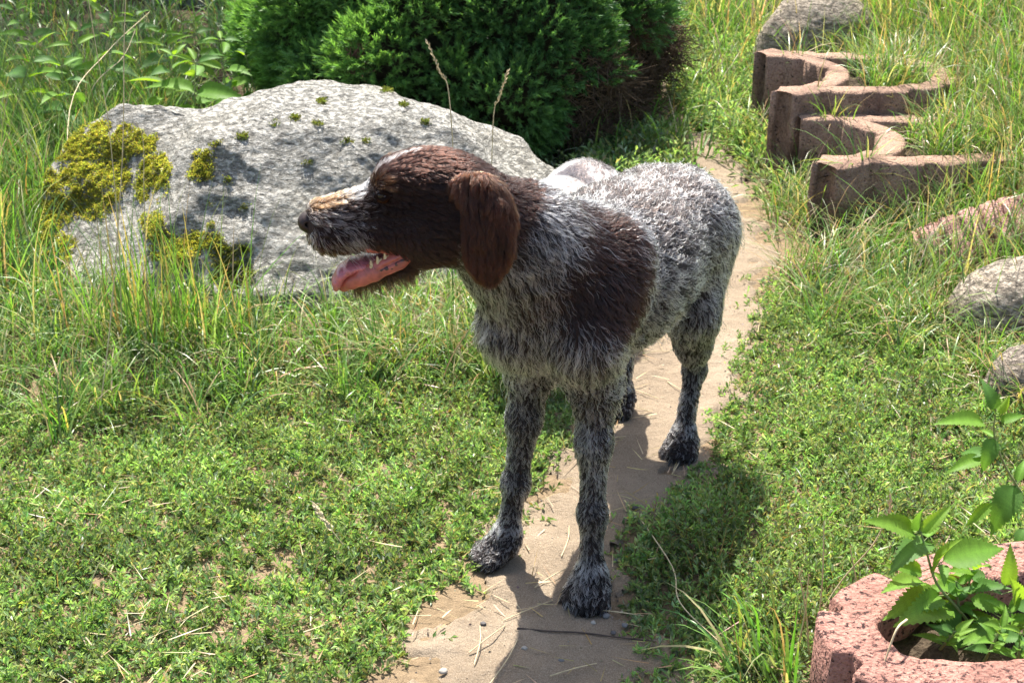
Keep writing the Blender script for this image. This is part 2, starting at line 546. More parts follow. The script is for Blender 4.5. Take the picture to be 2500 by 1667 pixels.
def planter(name, label, mat, origin, half, length, height, rotz, wall=0.055, ribs=16, soil=0.05, tilt=(0, 0), zbase=-0.06, seed=1, group='ribbed concrete planter rings', plan=None, deep=0.018):
    p = (plan or ring_outline)() * np.array([length / 2.37, half])
    n = len(p)
    # arc-length resample
    q = np.vstack([p, p[:1]])
    L = np.concatenate([[0], np.cumsum(np.linalg.norm(np.diff(q, axis=0), axis=1))])
    s = np.linspace(0, L[-1], n, endpoint=False)
    p = np.stack([np.interp(s, L, q[:, 0]), np.interp(s, L, q[:, 1])], -1)
    for _ in range(2):
        p = 0.25 * np.roll(p, 1, 0) + 0.5 * p + 0.25 * np.roll(p, -1, 0)
    tan = unit(np.roll(p, -1, 0) - np.roll(p, 1, 0))
    nor = np.stack([tan[:, 1], -tan[:, 0]], -1)
    ph = (s / L[-1] * ribs) % 1.0
    groove = np.where((ph > 0.08) & (ph < 0.34), deep, 0.0)
    out = p - nor * groove[:, None]
    inn = p - nor * (wall + 0.0)
    for _ in range(6):
        inn = 0.25 * np.roll(inn, 1, 0) + 0.5 * inn + 0.25 * np.roll(inn, -1, 0)
    ch = 0.006
    rows = [(out, zbase), (out, zbase + 0.3 * (height - zbase)), (out, zbase + 0.65 * (height - zbase)), (out, height - ch), (out + (inn - out) * (ch / wall), height - 0.001),
            (out + (inn - out) * 0.35, height), (out + (inn - out) * 0.68, height), (inn + (out - inn) * (ch / wall), height - 0.001), (inn, height - ch), (inn, height * 0.5), (inn, zbase)]
    v = np.concatenate([np.column_stack([a, np.full(n, z)]) for a, z in rows])
    m = len(rows)
    i = np.arange(n)
    j = (i + 1) % n
    f = np.concatenate([np.stack([r * n + i, r * n + j, ((r + 1) % m) * n + j, ((r + 1) % m) * n + i], -1) for r in range(m)])
    v = v + 0.0035 * np.stack([fbm(v * 22 + seed, 3), fbm(v * 22 + seed + 50, 3), 0.8 * fbm(v * 16 + seed + 90, 3)], -1)
    c, s_ = math.cos(rotz), math.sin(rotz)
    R = np.array([[c, -s_, 0], [s_, c, 0], [0, 0, 1]])
    tx, ty = tilt
    T = np.array([[1, 0, math.sin(ty)], [0, 1, -math.sin(tx)], [-math.sin(ty), math.sin(tx), 1]])
    v = v @ R.T @ T.T
    root = thing(name, label, 'planter', origin, group)
    add('wall', new_mesh('planter_wall', v, f, True, mat), root)
    # soil filling, a slightly heaped sheet inside the ring
    mid = 0.5 * (inn + out)
    lo, hi = mid.min(0), mid.max(0)
    gx_, gy_, sf = grid_sheet(np.arange(lo[0], hi[0], 0.012), np.arange(lo[1], hi[1], 0.012))
    ok = inside(np.stack([gx_, gy_], -1), mid)
    sf = sf[ok[sf].all(1)]
    sv = np.stack([gx_, gy_, height - soil + 0.014 * fbm(np.stack([gx_ * 18, gy_ * 18, gx_ * 0 + seed], -1), 3)], -1) @ R.T @ T.T
    add('soil', new_mesh('planter_soil', sv, sf, True, SOILM2), root)
    return root, (inn @ R[:2, :2].T + np.array(origin[:2])), origin[2] + height - soil

PL = []
PL.append(planter('planter_ring', 'ribbed tan concrete planter ring full of grass, farthest of the rings beyond the path', TAN, (0.765, 4.43, 0.0), 0.26, 0.62, 0.28, math.radians(-4), wall=0.075, seed=2))
PL.append(planter('planter_ring', 'ribbed tan concrete planter ring full of grass, nearer of the two beyond the path', TAN, (0.79, 3.93, 0.0), 0.25, 0.70, 0.215, math.radians(-3), wall=0.08, seed=5))
PL.append(planter('planter_ring', 'pink pitted concrete planter ring with nettles growing in it, in the nearest corner', PINK, (0.435, 1.585, -0.02), 0.175, 0.68, 0.22, math.radians(15), wall=0.085, ribs=12, seed=9, soil=0.055, plan=oval_outline, deep=0.026))
# ------------------------------------------------------------------ fur
def fur_material(name):
    t = NT(name)
    a = t.n('ShaderNodeAttribute', attribute_name='hc').outputs['Color']
    hi = t.n('ShaderNodeHairInfo')
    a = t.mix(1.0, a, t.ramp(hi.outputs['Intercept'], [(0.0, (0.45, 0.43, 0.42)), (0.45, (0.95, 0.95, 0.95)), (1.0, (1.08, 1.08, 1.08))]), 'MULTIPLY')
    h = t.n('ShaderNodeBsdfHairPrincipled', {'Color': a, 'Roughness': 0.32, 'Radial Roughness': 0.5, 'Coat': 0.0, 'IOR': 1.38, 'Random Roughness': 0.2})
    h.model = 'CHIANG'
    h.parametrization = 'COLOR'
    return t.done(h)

FUR = fur_material('dog_fur')

def flow_at(b, p, sharp=0.018):
    acc, tot = np.zeros_like(p), np.zeros(len(p))
    for pr in b.p:
        if pr[9] or pr[8] is None:
            continue
        w = np.exp(-np.maximum(b.dist1(p, pr), -0.05) / sharp)
        acc += w[:, None] * unit(pr[8])
        tot += w
    return acc / np.maximum(tot, 1e-12)[:, None]

def make_fur(name, parent, org, p, n, flow, length, col, radius, r, lift=0.35, wave=0.0025, freq=1.3, clump=0.012, pull=0.6, k=6, droop=0.25, scat=0.12, mat=None):
    N = len(p)
    fl = flow + 0.36 * np.stack([perlin(p * 16 + 3), perlin(p * 16 + 40), perlin(p * 16 + 80)], -1) + scat * r.normal(size=(N, 3))
    fl = fl - n * (fl * n).sum(1, keepdims=True)
    fl = unit(fl)
    lift = np.broadcast_to(np.asarray(lift, float), (N,)) * (1 + 0.25 * r.normal(size=N)).clip(0.3, 1.8)
    d0 = unit(fl + n * lift[:, None] * 1.6)
    d1 = unit(fl + n * lift[:, None] * 0.35 + np.array([0, 0, -1.0]) * droop)
    L = (length * (1 + 0.22 * r.normal(size=N)).clip(0.45, 1.6))[:, None]
    side = unit(np.cross(n, fl))
    ph = (3.0 * perlin(p * 22 + 7) + r.normal(size=N) * 0.22)[:, None]
    amp = np.broadcast_to(np.asarray(wave, float), (N,))[:, None] * (0.7 + 0.6 * r.random((N, 1)))
    out = np.zeros((N, k, 3))
    for i in range(k):
        s = i / (k - 1)
        ctr = p + L * (d0 * (s - 0.5 * s * s) + d1 * (0.5 * s * s)) + n * (0.0012 * s)
        wv = side * amp * s * np.sin(2 * math.pi * (freq * s) + ph * 2) + n * amp * 0.6 * s * np.cos(2 * math.pi * (freq * s) + ph * 2)
        out[:, i] = ctr + wv
    if clump:
        cell = np.floor(p / clump + 0.6 * np.stack([perlin(p * 60), perlin(p * 60 + 9), perlin(p * 60 + 30)], -1)).astype(np.int64)
        key = cell[:, 0] * 1000003 + cell[:, 1] * 10007 + cell[:, 2]
        _, inv, cnt = np.unique(key, return_inverse=True, return_counts=True)
        mean = np.zeros((cnt.size, k, 3))
        np.add.at(mean, inv, out)
        mean /= cnt[:, None, None]
        s = (np.linspace(0, 1, k) ** 1.1 * pull)[None, :, None] * (0.6 + 0.5 * r.random((N, 1, 1)))
        out = out * (1 - s) + mean[inv] * s
    cu = bpy.data.hair_curves.new(name)
    cu.add_curves([k] * N)
    cu.position_data.foreach_set('vector', (out - org).astype(np.float32).ravel())
    at = cu.attributes.new('radius', 'FLOAT', 'POINT')
    taper = np.array([1.0 - 0.75 * (i / (k - 1)) ** 1.5 for i in range(k)])
    rad = np.broadcast_to(np.asarray(radius, float), (N,))[:, None] * taper[None, :]
    at.data.foreach_set('value', rad.astype(np.float32).ravel())
    c4 = np.ones((N, 4), np.float32)
    c4[:, :3] = col
    ca = cu.attributes.new('hc', 'FLOAT_COLOR', 'CURVE')
    ca.data.foreach_set('color', c4.ravel())
    cu.materials.append(mat or FUR)
    return add(name, cu, parent)

# ------------------------------------------------------------------ the dog
D_F = unit(np.array([-0.384, -0.923, 0.0]))      # nose-to-tail axis of the trunk, pointing forward
D_L = np.array([-D_F[1], D_F[0], 0.0])           # the dog's left, towards the viewer's right
D_O = np.array([0.171, 2.29, 0.0])
UP = np.array([0, 0, 1.0])

def D(f, l, u):
    return D_O + f * D_F + l * D_L + u * UP

HY = 1.955                                         # distance of the head's middle plane
def H(px, py, b=0.0):
    """head point: photograph position on the head's middle plane, b metres towards the viewer (its left)"""
    p = P(px, py, HY - abs(b))
    if b < 0:
        p[1] = 2 * HY - p[1]
    return p

YAX = np.array([0, 1.0, 0])

def build_dog_body():
    b = Blob()
    back = -D_F
    b.cone(D(.18, 0, .527), D(-.02, .008, .502), .104, .108, .06, D_L, 1.02, back * .9 - UP * .5, tag='trunk')
    b.cone(D(.20, 0, .445), D(.0, .006, .452), .060, .076, .07, D_L, .95, back * .9 - UP * .3, tag='trunk')
    b.cone(D(-.02, .010, .486), D(-.20, .022, .489), .116, .090, .05, D_L, .95, back * .95 - UP * .35, tag='trunk')
    b.cone(D(-.21, .026, .489), D(-.335, .022, .472), .092, .080, .05, D_L, 1.1, back * .6 - UP * .8, tag='trunk')
    b.cone(D(.06, .020, .470), D(-.13, .030, .468), .108, .104, .06, D_L, 1.0, back * .95 - UP * .35, tag='trunk')
    b.cone(D(.262, .010, .510), D(.240, .010, .450), .084, .062, .05, D_L, .98, -UP + D_F * .15, tag='chest')
    b.cone(D(.21, 0, .588), D(.05, 0, .550), .044, .035, .05, None, 1, back, tag='trunk')
    b.cone(D(-.36, .02, .51), D(-.42, 0.02, .47), .028, .02, .03, None, 1, back * .5 - UP, tag='trunk')
    b.cone(D(-.42, .02, .47), D(-.46, 0.02, .37), .02, .012, .02, None, 1, -UP, tag='trunk')
    for s in (1, -1):
        fl = s > 0
        sh, pt, el = D(.17, s * .068, .575), D(.290, s * .061 + .002, .47), D(.240 if fl else .220, s * .060, .37)
        b.cone(sh, pt, .046, .047, .05, None, 1, -UP * .8 + back * .5, tag='chest')
        b.cone(pt, el, .046, .037, .04, None, 1, -UP * .8 + back * .4, tag='chest')
        if fl:
            ca, pa, to = D(.274, .073, .150), D(.294, .080, .052), D(.325, .084, .026)
        else:
            ca, pa, to = D(.230, -.082, .150), D(.246, -.092, .055), D(.266, -.114, .026)
        b.cone(el, el + (ca - el) * .45, .036, .0225, .03, None, 1, -UP, tag='leg')
        b.cone(el + (ca - el) * .45, ca, .0225, .0175, .03, None, 1, -UP, tag='leg')
        b.ell(ca, np.eye(3), (.0205, .0205, .022), .015, -UP, tag='leg')
        b.cone(ca, pa, .0165, .018, .02, None, 1, -UP, tag='leg')
        tv = unit((to - pa) * np.array([1, 1, 0]))
        tl = np.array([-tv[1], tv[0], 0])
        b.cone(pa - UP * .008, to, .025, .021, .02, None, 1, tv - UP * .6, tag='paw')
        for q, e in ((-1.5, .006), (-.5, .017), (.5, .017), (1.5, .006)):
            base = pa - UP * .018 + tl * q * .0125
            tip = base * [1, 1, 0] + tv * (.034 + e) + tl * q * .005 + UP * .0165
            b.cone(base, tip, .015, .0135, .007, None, 1, tv - UP * .7, tag='paw')
        hip = D(-.25, s * .062 + .022, .46)
        if fl:
            kn, hk, pa, to = D(-.192, .098, .330), D(-.284, .086, .165), D(-.232, .086, .050), D(-.198, .086, .026)
        else:
            kn, hk, pa, to = D(-.25, -.098, .330), D(-.405, -.088, .170), D(-.362, -.087, .050), D(-.330, -.090, .026)
        b.cone(hip, kn, .080, .045, .05, D_L, .80, -UP + back * .25, tag='thigh')
        b.cone(hip - D_F * .06 - UP * .03, kn - D_F * .045 - UP * .03, .066, .034, .05, D_L, .85, -UP + back * .3, tag='thigh')
        b.cone(kn, kn + (hk - kn) * .6, .044, .026, .04, None, 1, -UP + back * .2, tag='leg')
        b.cone(kn + (hk - kn) * .55, hk, .028, .0165, .03, None, 1, -UP + back * .2, tag='leg')
        b.ell(hk - D_F * .006, np.eye(3), (.019, .019, .022), .012, -UP, tag='leg')
        b.cone(hk, pa, .0165, .017, .02, None, 1, -UP, tag='leg')
        tv = unit((to - pa) * np.array([1, 1, 0]))
        tl = np.array([-tv[1], tv[0], 0])
        b.cone(pa - UP * .008, to, .023, .020, .02, None, 1, tv - UP * .6, tag='paw')
        for q, e in ((-1.5, .006), (-.5, .016), (.5, .016), (1.5, .006)):
            base = pa - UP * .018 + tl * q * .012
            tip = base * [1, 1, 0] + tv * (.030 + e) + tl * q * .0045 + UP * .016
            b.cone(base, tip, .0145, .013, .007, None, 1, tv - UP * .7, tag='paw')
    n0, n1, n2 = D(.20, 0, .520), P(1280, 605, 2.03), P(1150, 520, 1.965)
    nf = unit(n0 - n2)
    b.cone(n0, n1, .100, .084, .06, None, 1, nf * .8 - UP * .5, tag='neck')
    b.cone(n1, n2, .084, .068, .05, None, 1, nf * .9 - UP * .35, tag='neck')
    hb = np.array([1.0, 0.06, 0.0])                # hair on the head runs backwards
    b.ell(H(1078, 455), np.eye(3), (.062, .056, .052), .03, hb + UP * .10, tag='head')
    b.ell(H(1010, 452), np.eye(3), (.058, .050, .044), .03, hb + UP * .15, tag='head')
    b.ell(H(1050, 545), np.eye(3), (.060, .050, .050), .04, hb - UP * .45, tag='head')
    for s in (1, -1):
        b.cone(H(945, 448, s * .034), H(1010, 440, s * .040), .017, .018, .018, None, 1, hb + UP * .2, tag='head')
        b.cone(H(1030, 560, s * .036), H(930, 560, s * .028), .030, .022, .03, None, 1, hb - UP * .4, tag='head')
        b.cone(H(945, 560, s * .016), H(805, 575, s * .015), .024, .023, .02, None, 1, hb * .7 - UP * .7, tag='muzzle')
    b.cone(H(950, 500), H(788, 530), .036, .027, .025, YAX, .86, hb, tag='muzzle')
    b.ell(H(790, 555), np.eye(3), (.021, .026, .026), .015, hb - UP * .3, tag='muzzle')
    b.cone(H(1042, 575), H(988, 632), .038, .017, .03, YAX, 1.15, hb - UP * .6, tag='head')
    b.cone(H(985, 640), H(868, 684), .0145, .0095, .014, YAX, 1.7, hb * .6 - UP * .9, tag='chin')
    b.cone(H(975, 612), H(835, 650), .008, .018, .005, YAX, 3.0, None, True)
    v, f = b.mesh(0.0042, 2)
    return b, v, f

def dog_tags(b, p, sharp=0.010):
    ts = {}
    tot = np.zeros(len(p))
    for pr in b.p:
        if pr[9]:
            continue
        w = np.exp(-np.maximum(b.dist1(p, pr), -0.03) / sharp)
        ts[pr[10]] = ts.get(pr[10], 0) + w
        tot += w
    return {k: q / tot for k, q in ts.items()}

WHITE, DARK = np.array((0.76, 0.755, 0.75)), np.array((0.0065, 0.0055, 0.006))
BROWN, TANC, GREYC = np.array((0.0088, 0.0031, 0.0021)), np.array((0.24, 0.115, 0.052)), np.array((0.30, 0.28, 0.27))

DOGB, DV, DFc = build_dog_body()
skin = NT('dog_skin')
skin_m = skin.done(skin.surf((0.030, 0.020, 0.017), 0.8, None, 0.2))
dog = thing('dog', 'brown headed roan wirehaired dog standing on the sandy path with its tongue out', 'dog', D_O)
add('body', new_mesh('dog_body', DV - vnormals(DV, DFc) * .002 - D_O, DFc, True, skin_m), dog)

def dog_fur():
    r = np.random.default_rng(21)
    b = DOGB
    tv = dog_tags(b, DV)
    g = lambda k: tv.get(k, 0)
    # nose, gape and eyes stay bare
    nose_c, eye_c = H(755, 541), H(935, 478, .042)
    bare = (np.linalg.norm((DV - nose_c) / np.array([.024, .03, .0185]), axis=1) < 1)
    cut = [q for q in b.p if q[9]][0]
    bare |= b.dist1(DV, cut) < 0.0035
    for s in (1, -1):
        bare |= np.linalg.norm(DV - H(933, 478, s * .046), axis=1) < .0125
    w = 1.0 + 2.2 * g('head') + 2.6 * g('muzzle') + 2.0 * g('chin') + 1.1 * g('leg') + 1.6 * g('paw') + 0.3 * g('neck')
    w = np.where(bare, 0, w)
    n = 170000
    p, nr = sample_surface(DV, DFc, n, r, w)
    t = dog_tags(b, p)
    g = lambda k: t.get(k, np.zeros(len(p)))
    q = p - D_O
    f_, l_, u_ = q @ D_F, q @ D_L, q[:, 2]
    fl = flow_at(b, p)
    head = g('head') + g('muzzle') + g('chin')
    nz, nz2 = fbm(p * 9 + 5, 3), fbm(p * 30 + 15, 2)
    # ---- length
    L = .023 * g('trunk') + .021 * g('chest') + .025 * g('neck') + .0145 * g('thigh') + .0105 * g('leg') + .0065 * g('paw') + .0125 * g('head') + .0125 * g('muzzle') + .017 * g('chin')
    front = sm(.28, .34, f_) * sm(.52, .44, u_) * (1 - head)
    L = L * (1 + .38 * perlin(p * 28 + 60)) + .007 * front
    L = L * (1 - .55 * g('chest') * sm(.46, .38, u_))
    L = np.where((g('leg') > .5) & (u_ < .2), L * .9, L)
    # ---- markings
    wf = .28 * g('trunk') + .36 * g('chest') + .33 * g('neck') + .30 * g('thigh') + .36 * g('leg') + .24 * g('paw')
    wf = wf + .16 * nz + .12 * nz2 + .10 * front
    wf = wf - .33 * sm(.48, .58, u_) * sm(.2, .05, f_) * (1 - head)
    wf = np.where(g('paw') > .4, wf + .55 * (sm(.05, .075, u_) * sm(.1, .08, u_)), wf)
    wf = np.where(u_ < .030, wf * .45, wf)
    rnd = r.random(n)
    lock = perlin(p * np.array([125, 125, 95]) + 2)
    whites = rnd < np.clip(wf + np.where(g('leg') + g('paw') > .5, .45, .8) * lock, .02, .96)
    bright = (0.62 + 0.38 * r.random(n))[:, None]
    col = np.where(whites[:, None], WHITE * bright, np.where((r.random(n) < .25)[:, None], np.array((.022, .0185, .018)), DARK))
    bk = np.where((r.random(n) < .5)[:, None], np.array((.07, .045, .036)), col)
    topback = sm(.52, .60, u_) * sm(.15, .0, f_)
    col = np.where(((r.random(n) < topback * .6) & ~whites)[:, None], bk, col)
    brown = BROWN * (0.65 + 0.7 * r.random((n, 1))) * np.where((r.random((n, 1)) < .12), 1.8, 1.0)
    # saddle patch on the near shoulder, brown nape and head
    pf = (f_ - .270 - .25 * (.6 - u_)) / (.088 * (0.55 + 0.45 * sm(.44, .58, u_)))
    pu = (u_ - .580) / .098
    patch = (np.maximum(np.abs(pf) ** 2 + np.abs(pu) ** 2.4, 0) + .75 * nz + .30 * r.normal(size=n) < .92) & (l_ > -.02)
    occ = H(1165, 440)
    nape = (np.linalg.norm((p - occ) / np.array([.10, .12, .085]), axis=1) + .15 * nz + .05 * r.normal(size=n) < 1.0)
    isb = patch | (head > .5) | (nape & (g('neck') > .3))
    throat = (head > .3) & (p[:, 2] < H(1000, 640)[2] + .30 * (p[:, 0] - H(1000, 640)[0]) - .004) & (p[:, 0] > H(1010, 600)[0])
    isb &= ~throat
    keepw = patch & (r.random(n) < .06)
    col = np.where((isb & ~keepw)[:, None], brown, col)
    # face
    bx, bz, by = p[:, 0], p[:, 2], np.abs(p[:, 1] - HY)
    mz = sm(H(905, 0)[0], H(850, 0)[0], bx + .006 * nz) * (head > .5)
    mw = r.random(n) < mz * np.clip(.52 + .5 * nz2 - 1.0 * sm(H(0, 575)[2], H(0, 612)[2], bz), .12, .9)
    col = np.where(mw[:, None], WHITE * bright * .9, col)
    top = (nr[:, 2] > .62) & (bx < H(880, 0)[0]) & (head > .5)
    tf = sm(H(850, 0)[0], H(780, 0)[0], bx)
    col = np.where(top[:, None], np.where((r.random(n) < .80 * tf)[:, None], TANC * (.6 + .6 * r.random((n, 1))), WHITE * bright), col)
    blaze = (by < .003 + .011 * sm(H(1015, 0)[0], H(930, 0)[0], bx) + .006 * nz2 + .002 * r.normal(size=n)) & (bx > H(885, 0)[0]) & (bx < H(1010, 0)[0]) & (bz > H(0, 470)[2]) & (head > .5)
    col = np.where((blaze & (r.random(n) < .72))[:, None], WHITE * bright, col)
    browt = (np.linalg.norm(p - H(935, 455, .046), axis=1) < .014) | (np.linalg.norm(p - H(935, 455, -.046), axis=1) < .014)
    col = np.where((browt & (r.random(n) < .7))[:, None], np.array((.10, .042, .018)) * bright, col)
    L = np.where(browt, .020, L)
    lip = (head > .5) & (bx < H(960, 0)[0]) & (bz < H(0, 585)[2])
    col = np.where((lip & (r.random(n) < .5))[:, None], np.array((.075, .038, .018)) * bright, col)
    L = np.where(lip & (nr[:, 2] < .2), L + .006, L)
    beard = (g('chin') > .4) & (nr[:, 2] < -.1)
    L = np.where(g('chin') > .4, .006, L)
    L = np.where(beard, .006 + .007 * r.random(n) ** 2, L)
    # ---- look of single hairs
    rad = np.where(head > .5, .00030, .00042) * (0.8 + 0.4 * r.random(n))
    rad = np.where(whites & (head < .5), rad * 1.45, rad)
    lift = np.where(head > .5, .30, .28) + .10 * front
    lift = np.where(patch, .22, lift)
    lift = np.where(beard, .5, lift)
    L = np.where(whites & (head < .5), L * 1.12, L * .92)
    wave = np.where(head > .5, .0007, .0032) * np.where(patch | (g('paw') > .4), .6, 1.0) * (1 + .6 * topback)
    wave = np.where(g('leg') > .5, .0018, wave)
    droop = np.where(beard, 1.2, .22)[:, None]
    make_fur('fur', dog, D_O, p, nr, fl, L, col, rad, r, lift=lift, wave=wave, freq=1.25, clump=.012, pull=.72, droop=droop, scat=.08)
    # long wavy white guard hairs lying over the roan coat
    wg = (tv['trunk'] + tv['chest'] + tv['neck'] + tv['thigh'] + .7 * tv['leg']) * np.where(tv['head'] > .3, 0, 1)
    m = 4200
    pg, ng = sample_surface(DV, DFc, m, r, wg)
    qg = pg - D_O
    fg, lg, ug = qg @ D_F, qg @ D_L, qg[:, 2]
    pfg, pug = (fg - .270 - .25 * (.6 - ug)) / (.088 * (0.55 + 0.45 * sm(.44, .58, ug))), (ug - .580) / .098
    inp = (np.abs(pfg) ** 2 + np.abs(pug) ** 2.4 + .75 * fbm(pg * 9 + 5, 3) < .95) & (lg > -.02)
    occd = np.linalg.norm((pg - occ) / np.array([.10, .12, .085]), axis=1) < 1.05
    kp = ~inp & ~occd
    pg, ng, ug = pg[kp], ng[kp], ug[kp]
    m = len(pg)
    Lg = np.where(ug < .3, .011, .031) * (.75 + .5 * r.random(m))
    make_fur('guard_hair', dog, D_O, pg, ng, flow_at(b, pg), Lg, WHITE * (.7 + .35 * r.random((m, 1))), .00052 * (.8 + .4 * r.random(m)), r, lift=.30, wave=np.where(ug < .3, .0018, .0042), freq=1.5, clump=.010, pull=.45, k=8, droop=.2, scat=.2)
    # whiskers
    ww = np.where((tv['muzzle'] > .5) & (DV[:, 2] < H(0, 545)[2]) & (np.abs(vnormals(DV, DFc)[:, 1]) > .5), 1.0, 0)
    pw, nw = sample_surface(DV, DFc, 70, r, ww)
    make_fur('whiskers', dog, D_O, pw, nw, np.tile(np.array([[.6, 0, -.5]]), (70, 1)), .03 + .025 * r.random(70), np.where(r.random((70, 1)) < .6, WHITE * .9, DARK), np.full(70, .00028), r, lift=.8, wave=.001, freq=.5, clump=0, droop=.3)
    # wet beard hanging in points from the lower jaw
    wb = np.where((tv['chin'] + .6 * tv['head'] > .45) & (vnormals(DV, DFc)[:, 2] < -.35) & (DV[:, 0] < H(1010, 0)[0]) & (DV[:, 2] < H(0, 640)[2]), 1.0, 0)
    pb, nb = sample_surface(DV, DFc, 1500, r, wb)
    cb = np.where((r.random(1500) < .4)[:, None], np.array((.06, .032, .015)), np.array((.012, .008, .006))) * (.6 + .8 * r.random((1500, 1)))
    Lb = .012 + .040 * sm(.0, .8, perlin(pb * 90) + .3) * r.random(1500)
    make_fur('beard', dog, D_O, pb, nb, np.tile(np.array([[.25, 0, -1.0]]), (1500, 1)), Lb, cb, np.full(1500, .00035), r, lift=.5, wave=.002, freq=.8, clump=.009, pull=.95, droop=1.0)

# ---- ears
EARM = []
def dog_ear(s):
    b = Blob()
    o = .050 if s > 0 else .036
    dz = np.array([0, 0, 0.0 if s > 0 else -0.045])
    pts = [(1118, 458, -.006, .008), (1150, 460, .002, .012), (1186, 484, .010, .0175), (1197, 535, .016, .0215), (1196, 590, .018, .0215), (1192, 630, .016, .016), (1191, 650, .014, .010)]
    for (x0, y0, b0, r0), (x1, y1, b1, r1) in zip(pts[:-1], pts[1:]):
        b.cone(H(x0, y0, s * (abs(o) + b0)) + dz, H(x1, y1, s * (abs(o) + b1)) + dz, r0, r1, .014, YAX, .30, np.array([(x1 - x0) * .001, 0, -1.0]))
    for ln in (((1122, 458, .004), (1162, 500, .018), (1170, 580, .024)), ((1180, 452, .014), (1212, 500, .026), (1220, 565, .022)), ((1196, 535, .020), (1190, 625, .022))):
        for (x0, y0, b0), (x1, y1, b1) in zip(ln[:-1], ln[1:]):
            b.cone(H(x0, y0, s * (abs(o) + b0)) + dz, H(x1, y1, s * (abs(o) + b1)) + dz, .0075, .0060, .012, None, 1, np.array([.05, 0, -1.0]))
    v, f = b.mesh(0.0035, 2)
    e = add('ear', new_mesh('dog_ear', v - vnormals(v, f) * .0012 - D_O, f, True, skin_m), dog)
    r = np.random.default_rng(5)
    n = 20000
    p, nr = sample_surface(v, f, n, r)
    z = fbm(p * 20, 2)
    edge = .5 * sm(-.1, .6, fbm(p * np.array([70, 10, 12]), 2)) + .6 * sm(H(1225, 0)[0], H(1250, 0)[0], p[:, 0]) + .8 * sm(H(0, 500, .06)[2], H(0, 455, .06)[2], p[:, 2])
    c = BROWN * np.array((1.8, 1.4, 1.05)) * (0.6 + 0.8 * r.random((n, 1))) * (1 + .5 * z[:, None])
    c = np.where((r.random(n) < .55 * edge)[:, None], np.array((.075, .030, .013)) * (.6 + .8 * r.random((n, 1))), c)
    L = .016 + .010 * sm(H(0, 600)[2], H(0, 690)[2], p[:, 2])
    make_fur('fur', e, D_O, p, nr, flow_at(b, p), L, c, np.full(n, .00032), r, lift=.27, wave=.0010, clump=.012, pull=.5, droop=.35)
    return e

# ---- nose, eyes, mouth
def shaded(name, col, rough, spec=0.5, noise=0.25, sc=60, sss=0.0):
    t = NT(name)
    nz = t.noise(t.obj(), sc, 4)
    c = t.ramp(nz, [(0.3, tuple((1 - noise) * q for q in col)), (0.7, tuple(min(1, (1 + noise) * q) for q in col))])
    p = t.surf(c, rough, t.bump(nz, 0.3, 0.002), spec)
    if sss:
        p.inputs['Subsurface Weight'].default_value = sss
        p.inputs['Subsurface Radius'].default_value = (0.01, 0.004, 0.003)
    return t.done(p)

